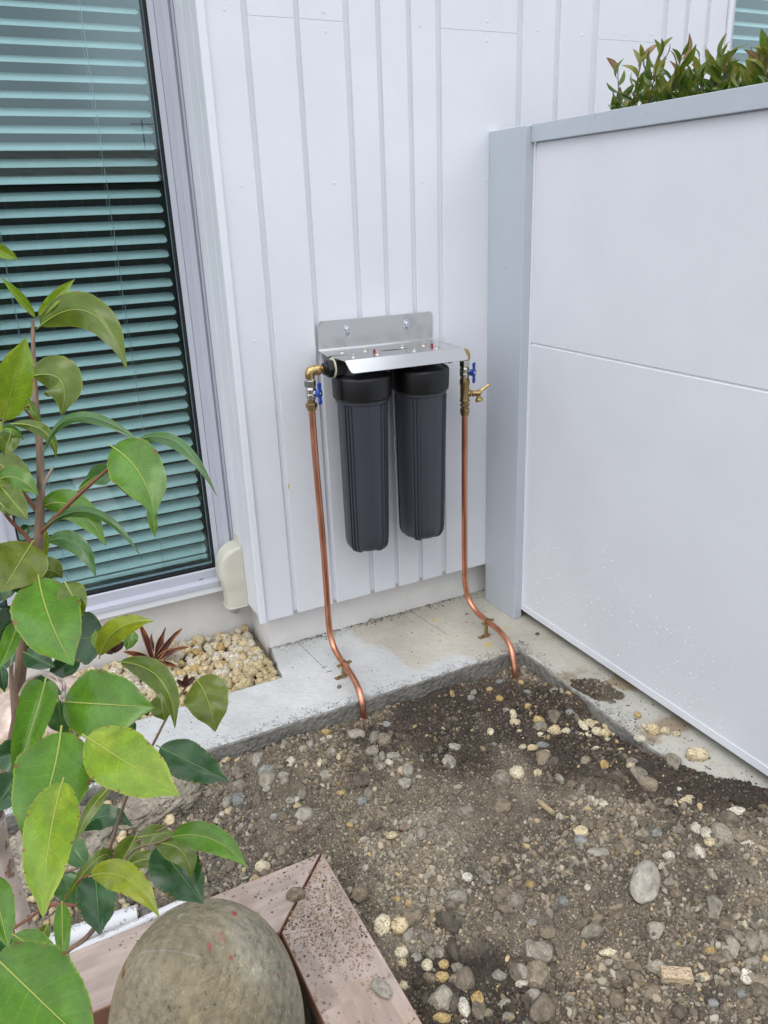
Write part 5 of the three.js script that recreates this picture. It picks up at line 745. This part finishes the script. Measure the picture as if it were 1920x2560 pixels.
{
  const plant = thing('camellia_shrub', 'leafy glossy green shrub in the left foreground', 'shrub', at(78, 2385, 1.76));
  const stem = (pts, r0, r1, mat, name = 'branch', radial = 9) => part(plant, name, tube(pts.map(q => at(...q)), pts.map((q, i) => mixn(r0, r1, i / (pts.length - 1))), radial, 5, (t, a, p) => 1 + 0.16 * (fbm3(p.x * 90, p.y * 90, p.z * 90, 2) - 0.5)), mat);
  stem([[82, 2400, 1.77], [62, 2320, 1.74], [30, 2220, 1.68], [0, 2120, 1.6], [-12, 2040, 1.5]], 0.021, 0.017, barkPale, 'trunk', 16);
  stem([[-12, 2040, 1.5], [14, 1930, 1.42], [44, 1800, 1.33], [50, 1690, 1.26], [66, 1560, 1.2], [95, 1445, 1.14], [97, 1340, 1.13], [102, 1230, 1.13], [98, 1100, 1.14], [90, 1010, 1.15], [84, 900, 1.16], [82, 800, 1.17]], 0.012, 0.0026, bark, 'stem', 10);
  stem([[34, 1960, 1.46], [36, 1800, 1.42], [28, 1690, 1.4], [30, 1630, 1.38]], 0.006, 0.003, bark);
  stem([[98, 1335, 1.13], [140, 1292, 1.11], [205, 1230, 1.08], [270, 1172, 1.06], [290, 1150, 1.05]], 0.0036, 0.0016, barkRed);
  stem([[98, 1285, 1.13], [60, 1235, 1.13], [20, 1190, 1.12], [-15, 1155, 1.12]], 0.0034, 0.002, barkRed);
  stem([[95, 1375, 1.13], [60, 1335, 1.12], [25, 1300, 1.1], [0, 1262, 1.08], [-12, 1240, 1.08]], 0.0032, 0.0018, barkRed);
  stem([[104, 1225, 1.13], [116, 1198, 1.12], [132, 1168, 1.11]], 0.0028, 0.002, barkPale);
  stem([[97, 1075, 1.15], [80, 1046, 1.13], [58, 1018, 1.11]], 0.002, 0.0014, barkRed);
  stem([[90, 1005, 1.15], [60, 1020, 1.13], [15, 1050, 1.1], [-8, 1065, 1.09]], 0.0018, 0.0012, barkRed);
  stem([[48, 1745, 1.3], [70, 1705, 1.2], [105, 1682, 1.1], [140, 1695, 1.0], [160, 1712, 0.96], [157, 1740, 0.94], [150, 1755, 0.93]], 0.004, 0.0018, barkPale);
  stem([[158, 1725, 0.97], [178, 1790, 0.98], [189, 1850, 1.0], [191, 1890, 1.0]], 0.0021, 0.0024, barkPale);
  stem([[215, 2270, 1.42], [268, 2140, 1.3], [300, 2040, 1.27], [330, 1960, 1.25], [385, 1856, 1.24], [430, 1770, 1.25], [466, 1716, 1.26]], 0.0034, 0.0015, bark);
  stem([[266, 2150, 1.31], [330, 2110, 1.27], [390, 2080, 1.25], [436, 2058, 1.24]], 0.0022, 0.0013, bark);
  stem([[300, 2165, 1.2], [340, 2122, 1.18], [400, 2105, 1.17], [430, 2090, 1.16]], 0.002, 0.0013, bark);
  stem([[20, 2330, 1.6], [70, 2298, 1.5], [130, 2262, 1.4], [190, 2262, 1.38], [250, 2266, 1.4], [275, 2238, 1.42]], 0.003, 0.0042, barkRed);
  stem([[272, 2262, 1.42], [250, 2300, 1.46], [215, 2345, 1.5], [168, 2380, 1.55], [163, 2400, 1.56]], 0.0052, 0.0042, bark);
  stem([[150, 2255, 1.38], [178, 2225, 1.3], [205, 2195, 1.22], [225, 2188, 1.18]], 0.0017, 0.0014, barkRed);
  stem([[137, 2195, 1.4], [165, 2180, 1.36], [195, 2170, 1.34]], 0.0022, 0.0022, bark);
  const leaves = [
    [-30, 612, 1.1, 46, 648, 1.12, 34, 0], [87, 792, 1.17, 0, 690, 1.12, 30, 0, 0.5, 0.5], [97, 790, 1.17, 188, 697, 1.15, 34, 0, 0.4, -0.4], [100, 815, 1.17, 318, 926, 1.13, 84, 3, -0.15, 0, 226, 782],
    [8, 1050, 1.05, 66, 842, 1.02, 92, 0, 0.25], [82, 940, 1.15, 153, 1040, 1.12, 104, 3, -0.2, 0, 152, 952], [82, 940, 1.16, 56, 950, 1.14, 26, 1], [57, 1018, 1.12, 14, 1012, 1.1, 46, 3], [57, 990, 1.14, 104, 1058, 1.14, 24, 1, 0.2, 0.4], [0, 1058, 1.09, -10, 1080, 1.09, 30, 0], [30, 1060, 1.1, 140, 1150, 1.1, 32, 3, -0.3, 0, 112, 1080],
    [5, 1075, 1.09, 60, 1102, 1.1, 20, 1, 0.3, 0, 34, 1075], [30, 1075, 1.1, 10, 1140, 1.09, 52, 3], [345, 1100, 1.04, 108, 1137, 1.08, 30, 4, -0.35, 0.35, 190, 1042], [345, 1100, 1.04, 543, 1243, 1.0, 34, 4, -0.35, -0.3, 450, 1112], [283, 1118, 1.05, 386, 1292, 1.0, 126, 1, 0.22, 0, 352, 1188],
    [285, 1180, 1.06, 213, 1195, 1.08, 52, 4, 0.2], [197, 1225, 1.08, 252, 1178, 1.07, 16, 1, 0.3], [300, 1190, 1.05, 338, 1248, 1.04, 34, 3], [380, 1240, 1.02, 388, 1345, 1.02, 32, 1, 0.4, 0.5], [106, 1266, 1.13, 266, 1366, 1.1, 70, 1, -0.12, 0, 190, 1270], [110, 1320, 1.12, 356, 1397, 1.06, 28, 4, -0.3, 0.3, 232, 1282],
    [118, 1354, 1.13, 241, 1446, 1.09, 48, 4, -0.2, 0, 190, 1360], [-14, 1150, 1.13, 90, 1232, 1.1, 88, 3], [-5, 1200, 1.11, 97, 1240, 1.09, 58, 1, -0.2, 0, 45, 1196], [2, 1215, 1.1, 70, 1300, 1.08, 66, 3], [-5, 1250, 1.08, 28, 1290, 1.08, 28, 3], [78, 1360, 1.1, 2, 1482, 1.02, 124, 6, 0.15], [76, 1318, 1.14, 46, 1332, 1.14, 28, 2], [112, 1322, 1.15, 108, 1414, 1.14, 24, 5],
    [100, 1440, 1.12, 156, 1446, 1.13, 64, 3, -0.2, 0, 128, 1425], [76, 1462, 1.1, 26, 1474, 1.08, 38, 2], [97, 1447, 1.06, 184, 1664, 0.94, 152, 1, 0.1, 0, 128, 1556], [165, 1460, 1.04, 210, 1540, 1.02, 70, 3], [262, 1592, 1.15, 150, 1600, 1.18, 122, 2, 0.12], [250, 1640, 1.02, 386, 1553, 0.98, 58, 5, -0.2, 0, 296, 1572], [252, 1625, 1.03, 238, 1574, 1.05, 34, 0], [334, 1578, 1.06, 316, 1626, 1.05, 36, 1],
    [53, 1543, 1.1, 4, 1518, 1.06, 44, 2], [53, 1545, 1.08, -40, 1600, 1.0, 84, 2, 0.15], [47, 1548, 1.06, -4, 1672, 0.98, 50, 1, 0.3, 0.35, 26, 1612], [45, 1550, 1.1, 74, 1592, 1.12, 34, 2], [64, 1632, 1.2, 138, 1668, 1.18, 60, 2], [120, 1620, 1.22, 60, 1640, 1.25, 50, 2], [70, 1712, 1.2, 158, 1735, 1.16, 62, 2], [0, 1660, 1.25, 12, 1732, 1.25, 30, 2], [-20, 1640, 1.3, 60, 1600, 1.3, 90, 2],
    [112, 1708, 0.94, 30, 1960, 0.86, 150, 1, 0.75, 0.1, 82, 1812], [160, 1755, 0.93, 386, 1768, 0.9, 158, 1, 0.16], [146, 1752, 0.95, 156, 1835, 0.96, 72, 4], [172, 1790, 1.0, 180, 1870, 1.0, 50, 3], [300, 1655, 1.1, 437, 1822, 1.06, 62, 3, -0.25, 0, 402, 1700], [400, 1738, 1.18, 412, 1802, 1.18, 60, 3, 0.1], [492, 1700, 1.26, 538, 1830, 1.22, 104, 6, 0.05, 0, 520, 1752],
    [217, 1843, 0.84, 449, 1990, 0.76, 140, 0, 0.14], [400, 1868, 1.16, 572, 1953, 1.12, 88, 2, 0.12], [310, 1800, 1.2, 325, 1850, 1.2, 50, 2], [152, 1830, 0.86, 60, 2122, 0.72, 176, 1, 0.12, 0, 122, 1972], [156, 1955, 0.77, 108, 2296, 0.63, 124, 0, 0.22, 0.1, 122, 2110], [172, 1880, 0.95, 165, 1985, 0.98, 54, 3], [205, 1915, 1.1, 256, 1952, 1.1, 50, 2],
    [203, 2078, 1.3, 332, 2066, 1.28, 58, 2, -0.1, 0, 262, 2040], [352, 2092, 1.25, 428, 2078, 1.25, 46, 3, 0.1], [340, 2090, 1.27, 288, 2185, 1.25, 62, 3], [430, 2092, 1.16, 618, 2170, 1.08, 66, 1, 0.15, 0, 530, 2098], [384, 2108, 1.18, 478, 2197, 1.14, 64, 3, 0, 0, 452, 2126], [395, 2112, 1.2, 509, 2260, 1.14, 116, 2, 0.12], [320, 2165, 1.2, 412, 2172, 1.2, 38, 3, 0, 0, 375, 2148], [228, 2190, 1.08, 399, 2294, 1.0, 68, 5, 0.1, 0, 318, 2198], [276, 2150, 1.3, 152, 2262, 1.26, 30, 3, 0, 0, 240, 2150],
    [238, 2180, 1.28, 250, 2338, 1.2, 96, 2, 0.15], [276, 1966, 1.2, 186, 2112, 1.16, 30, 3, 0.1, 0.3, 224, 2030], [158, 2095, 1.3, 222, 2172, 1.28, 66, 4], [150, 2180, 1.36, 190, 2260, 1.36, 70, 4], [155, 2258, 1.16, 158, 2412, 1.08, 42, 1, 0.3], [120, 2310, 1.2, 92, 2370, 1.2, 34, 3], [-12, 2392, 0.76, 246, 2640, 0.62, 205, 1, 0.12], [36, 2338, 0.98, 155, 2412, 0.92, 70, 1, 0.15], [-22, 2190, 0.8, 22, 2372, 0.74, 74, 1, 0.2], [45, 1935, 1.2, -20, 2035, 1.15, 90, 2], [60, 1880, 1.3, -20, 1900, 1.3, 80, 2], [10, 2330, 0.95, -30, 2400, 0.9, 60, 2], [186, 1600, 1.26, 90, 1560, 1.28, 80, 2], [200, 1640, 1.24, 120, 1690, 1.24, 60, 2], [30, 1440, 1.2, -30, 1500, 1.2, 70, 2]
  ];
  leaves.forEach((L, i) => leaf(plant, L, i * 1.7));
  /* husks and a bud */
  const husk = (u, v, d, px, n, seed, spread) => { const r = rng(seed), c = at(u, v, d), R = px / 2 * d / FOC, h = new THREE.Group(); h.name = 'seed_husk'; plant.add(h); h.position.copy(c).sub(plant.position); for (let k = 0; k < n; k++) { const a = k / n * 6.28 + r() * 0.4, dir = AX.clone().multiplyScalar(Math.cos(a) * spread).addScaledVector(AY, -0.9 + 0.5 * Math.sin(a) * spread).addScaledVector(AZ, Math.sin(a + 1) * spread).normalize(), e = c.clone().addScaledVector(dir, R * (1.2 + 0.4 * r())), mid = c.clone().lerp(e, 0.5).add(dir.clone().cross(AZ).multiplyScalar(R * 0.18)); const { g } = bladeGeo(new THREE.QuadraticBezierCurve3(c, mid, e), R * 0.42, { fold: 0.7, teeth: false, rows: 10, profile: t => Math.pow(Math.sin(Math.PI * clamp(t * 0.9 + 0.08)), 0.7), seed: k }); part(h, 'petal', g, huskMat); } };
  const huskMat = std({ map: mottle([86, 44, 36], 33, 0.3, 0.6), roughness: 0.6, side: THREE.DoubleSide });
  husk(283, 1632, 1.06, 62, 7, 3, 0.75); husk(465, 1716, 1.255, 44, 4, 5, 0.8);
  { const c = at(205, 1908, 1.01), R = 19 * 1.01 / FOC, g = new THREE.SphereGeometry(R, 18, 14).scale(1, 1.35, 0.9); g.rotateZ(-0.3).translate(c.x, c.y, c.z); const b = part(plant, 'bud', g, budMat); for (let k = 0; k < 3; k++) { const s = new THREE.SphereGeometry(R * 1.04, 10, 10, k * 2.1, 1.5, 0.7, 1.7).scale(1, 1.35, 0.92).rotateZ(-0.3).translate(c.x, c.y, c.z); part(b, 'bud_scale', s, Object.assign(budMat.clone(), { side: THREE.DoubleSide, color: rgb(1, 0.8 + 0.1 * k, 0.75) })); } }
}
/* dried rosette in the gravel */
{
  const c = V(-0.379, 0.0, -0.174), d = thing('dried_rosette', 'dried reddish brown rosette plant in the pale gravel', 'plant', c);
  const dm = std({ map: tex(96, 192, (u, v) => { const s = Math.abs(u - 0.5) * 2, n = tfbm(u, v, 6, 4, 3), e = sstep(0.6, 0.9, s + (n - 0.5) * 0.5), t = sstep(0.45, 0.9, v + (n - 0.5) * 0.5), k = 0.75 + 0.5 * n; return [mixn(mixn(80, 122, t), 190, e * 0.8) * k, mixn(mixn(38, 78, t), 150, e * 0.8) * k, mixn(mixn(32, 44, t), 96, e * 0.8) * k]; }, { wrap: false }), roughness: 0.7, side: THREE.DoubleSide });
  const pr = t => Math.pow(Math.sin(Math.PI * clamp(t * 0.86 + 0.12)), 0.8);
  [[-0.403, 0.175, -0.19, 0.5], [-0.317, 0.138, -0.18, 0.5], [-0.262, 0.125, -0.165, 0.4], [-0.255, 0.062, -0.13, 0.4], [-0.475, 0.09, -0.17, 0.3], [-0.478, 0.05, -0.13, 0.3], [-0.435, 0.015, -0.075, 0.2], [-0.375, 0.02, -0.06, 0.2], [-0.31, 0.02, -0.09, 0.2], [-0.36, 0.10, -0.23, 0.5], [-0.335, 0.05, -0.06, 0.1]].forEach(([x, y, z, up], i) => {
    const e = V(x, y, z), mid = c.clone().lerp(e, 0.5).add(V(0, up * 0.05, 0)).add(V(0, 0.012, 0)); const { g } = bladeGeo(new THREE.QuadraticBezierCurve3(c.clone().add(V(0, 0.012, 0)), mid, e), 0.0175, { fold: 0.85, teeth: false, rows: 20, profile: pr, wave: 0.35, seed: i * 2, roll: (hash3(i, 2, 3) - 0.5) * 1.2 }); part(d, 'leaf', g, dm);
  });
  part(d, 'core', turned([[0.016, -0.012], [0.02, 0.006], [0.013, 0.026], [0.006, 0.03], [0.004, 0.016], [0, 0.015]], c, V(0.1, 1, 0.1), 14), std({ color: rgb(0.10, 0.03, 0.02), roughness: 0.8 }));
}
/* shrubs in the added planter behind the panel wall */
{
  const mats = [leafMat(leafTex([98, 120, 34], [140, 150, 66], [130, 136, 46], 11), 0.3), leafMat(leafTex([76, 106, 36], [116, 134, 58], [106, 124, 46], 12), 0.3), leafMat(leafTex([128, 132, 46], [156, 150, 70], [150, 124, 60], 13), 0.3), leafMat(leafTex([142, 112, 70], [170, 136, 90], [150, 100, 64], 14), 0.3)];
  const geos = []; for (let k = 0; k < 5; k++) { const L = 0.05, cv = new THREE.QuadraticBezierCurve3(V(0, 0, 0), V(0, L * 0.5, 0.006 + 0.003 * k), V(0, L, -0.004 * k)); geos.push(bladeGeo(cv, 0.0082, { fold: 0.45, teeth: false, rows: 10, profile: t => Math.pow(Math.sin(Math.PI * Math.pow(clamp(t, 0.001, 0.999), 0.9)), 0.9), up: V(0, 0, 1), seed: k }).g); }
  const twig = std({ color: rgb(0.11, 0.06, 0.035), roughness: 0.8 });
  const shrub = (z0, seed, tops, label) => {
    const r = rng(seed), g = thing('planter_shrub', label, 'shrub', V(1.25, 1.42, z0), 'clipped shrubs in the planter'); let n = 0;
    tops.forEach(([x, y, z, cnt0], si) => { let cnt = cnt0;
      cnt = Math.round(cnt * 1.75); const base = V(1.24 + (r() - 0.5) * 0.06, 1.415, z0 + (r() - 0.5) * 0.12), top = V(x, y, z), mid = base.clone().lerp(top, 0.55).add(V((r() - 0.5) * 0.03, 0, (r() - 0.5) * 0.05)), cv = new THREE.QuadraticBezierCurve3(base, mid, top);
      part(g, 'stem', tube([cv.getPoint(0), cv.getPoint(0.33), cv.getPoint(0.66), cv.getPoint(1)], [0.004, 0.0032, 0.0024, 0.0012], 6, 4), twig);
      for (let k = 0; k < cnt; k++) {
        if (n >= 295) break; const t = 0.32 + 0.68 * (k + 0.5) / cnt, p = cv.getPoint(t), tan = cv.getTangent(t), a = k * 2.4 + si, out = V(Math.cos(a), 0, Math.sin(a)).addScaledVector(tan, 0.55 + 0.9 * sstep(0.7, 1, t) + (r() - 0.4) * 0.4).normalize();
        const m = new THREE.Mesh(geos[Math.floor(r() * 5)], t > 0.86 ? (r() < 0.5 ? mats[2] : mats[r() < 0.22 ? 3 : 0]) : mats[r() < 0.6 ? 0 : 1]); m.name = 'leaf'; const q = new THREE.Quaternion().setFromUnitVectors(V(0, 1, 0), out), tw = new THREE.Quaternion().setFromAxisAngle(V(0, 1, 0), r() * 6.3); m.quaternion.copy(q).multiply(tw); const s = 0.85 + 0.65 * r(); m.scale.set(s * 1.15, s, s); m.position.copy(p).sub(g.position); g.add(m); n++;
      }
    });
    return g;
  };
  const T = (u, v, x, cnt) => { const rr = ray(u, v), p = CAM.clone().addScaledVector(rr, (x - CAM.x) / rr.x); return [x, p.y, p.z, cnt]; };
  const Z = (a, b) => [1520 + a / 4.1475, 100 + b / 4.1475];
  const grow = (x, list) => list.map(([a, b, c]) => T(...Z(a, b), x, c));
  shrub(0.30, 5, [...grow(1.22, [[100, 310, 9], [360, 165, 16], [545, 105, 18], [30, 690, 6], [250, 640, 8], [180, 690, 6]]), ...grow(1.27, [[460, 330, 12], [300, 470, 10], [420, 560, 10], [130, 660, 8]])], 'clipped shrub nearest the house wall, leftmost behind the panel wall');
  shrub(0.47, 6, [...grow(1.22, [[770, 140, 16], [700, 290, 12], [860, 300, 12], [620, 470, 12], [740, 480, 12]]), ...grow(1.28, [[640, 560, 10], [900, 430, 12], [800, 560, 10], [560, 520, 10]])], 'clipped shrub in the middle of the planter before the white boards');
  shrub(0.64, 7, [...grow(1.22, [[990, 245, 16], [1150, 180, 14], [1240, 185, 14], [1100, 300, 12], [930, 470, 12]]), ...grow(1.28, [[1300, 310, 12], [1040, 480, 12], [1180, 470, 12], [960, 540, 10]])], 'clipped shrub with pinkish new tips beside the upper window');
  shrub(0.83, 8, [...grow(1.22, [[1570, 155, 18], [1650, 140, 16], [1430, 330, 12], [1390, 420, 12], [1500, 420, 12], [1620, 330, 14]]), ...grow(1.28, [[1350, 280, 12], [1560, 400, 12], [1460, 480, 12], [1660, 420, 12]])], 'clipped shrub at the right edge in front of the upper window');
}

/* ------------------------------------------------------------------ what the window mirrors: the neighbouring house and a dark fence */
{
  const h = thing('neighbour_house', 'low neighbouring house with grey roof mirrored in the window', 'house', V(1, -0.16, 18));
  const wl = std({ color: rgb(0.30, 0.30, 0.28), roughness: 0.9 }), rf = std({ map: mottle([112, 104, 94], 41, 0.3, 0.7), roughness: 0.9 });
  part(h, 'wall', box(-12, 16, -0.16, 2.28, 17, 24), wl);
  part(h, 'roof', prismX([[16.6, 2.36], [20.6, 3.25], [24.6, 2.36]].reverse(), -12.5, 16.5), rf);
  part(h, 'gutter', box(-12.5, 16.5, 2.29, 2.42, 16.45, 16.6, 0.03), M.trim);
  part(h, 'chimney', box(-3.0, -2.4, 2.6, 3.6, 18.4, 19), std({ color: rgb(0.05, 0.045, 0.04), roughness: 0.9 }));
  const a = thing('tv_antenna', 'thin roof antenna mirrored in the window', 'antenna', V(4.2, 3.2, 20.6));
  part(a, 'mast', tube([V(4.2, 3.15, 20.6), V(4.2, 3.95, 20.6)], 0.011, 6, 2), M.gasket); part(a, 'rods', merge([box(3.9, 4.5, 3.85, 3.865, 20.59, 20.61), box(3.98, 4.42, 3.7, 3.715, 20.59, 20.61)]), M.gasket);
  const f = thing('garden_fence', 'dark timber garden fence mirrored in the window', 'fence', V(1, -0.16, 8.5)), dk = std({ color: rgb(0.085, 0.08, 0.07), roughness: 0.9 });
  for (let k = 0; k < 60; k++) part(f, 'board', box(-7 + k * 0.3, -7 + k * 0.3 + 0.285, -0.16, 1.86 + 0.02 * hash3(k, 1, 2), 8.5, 8.53), dk);
  part(f, 'rail', box(-7, 11, 1.5, 1.6, 8.535, 8.6), dk);
}
scene.traverse(o => { if (o.isMesh) { o.castShadow = true; o.receiveShadow = true; } });
renderer.render(scene, camera);
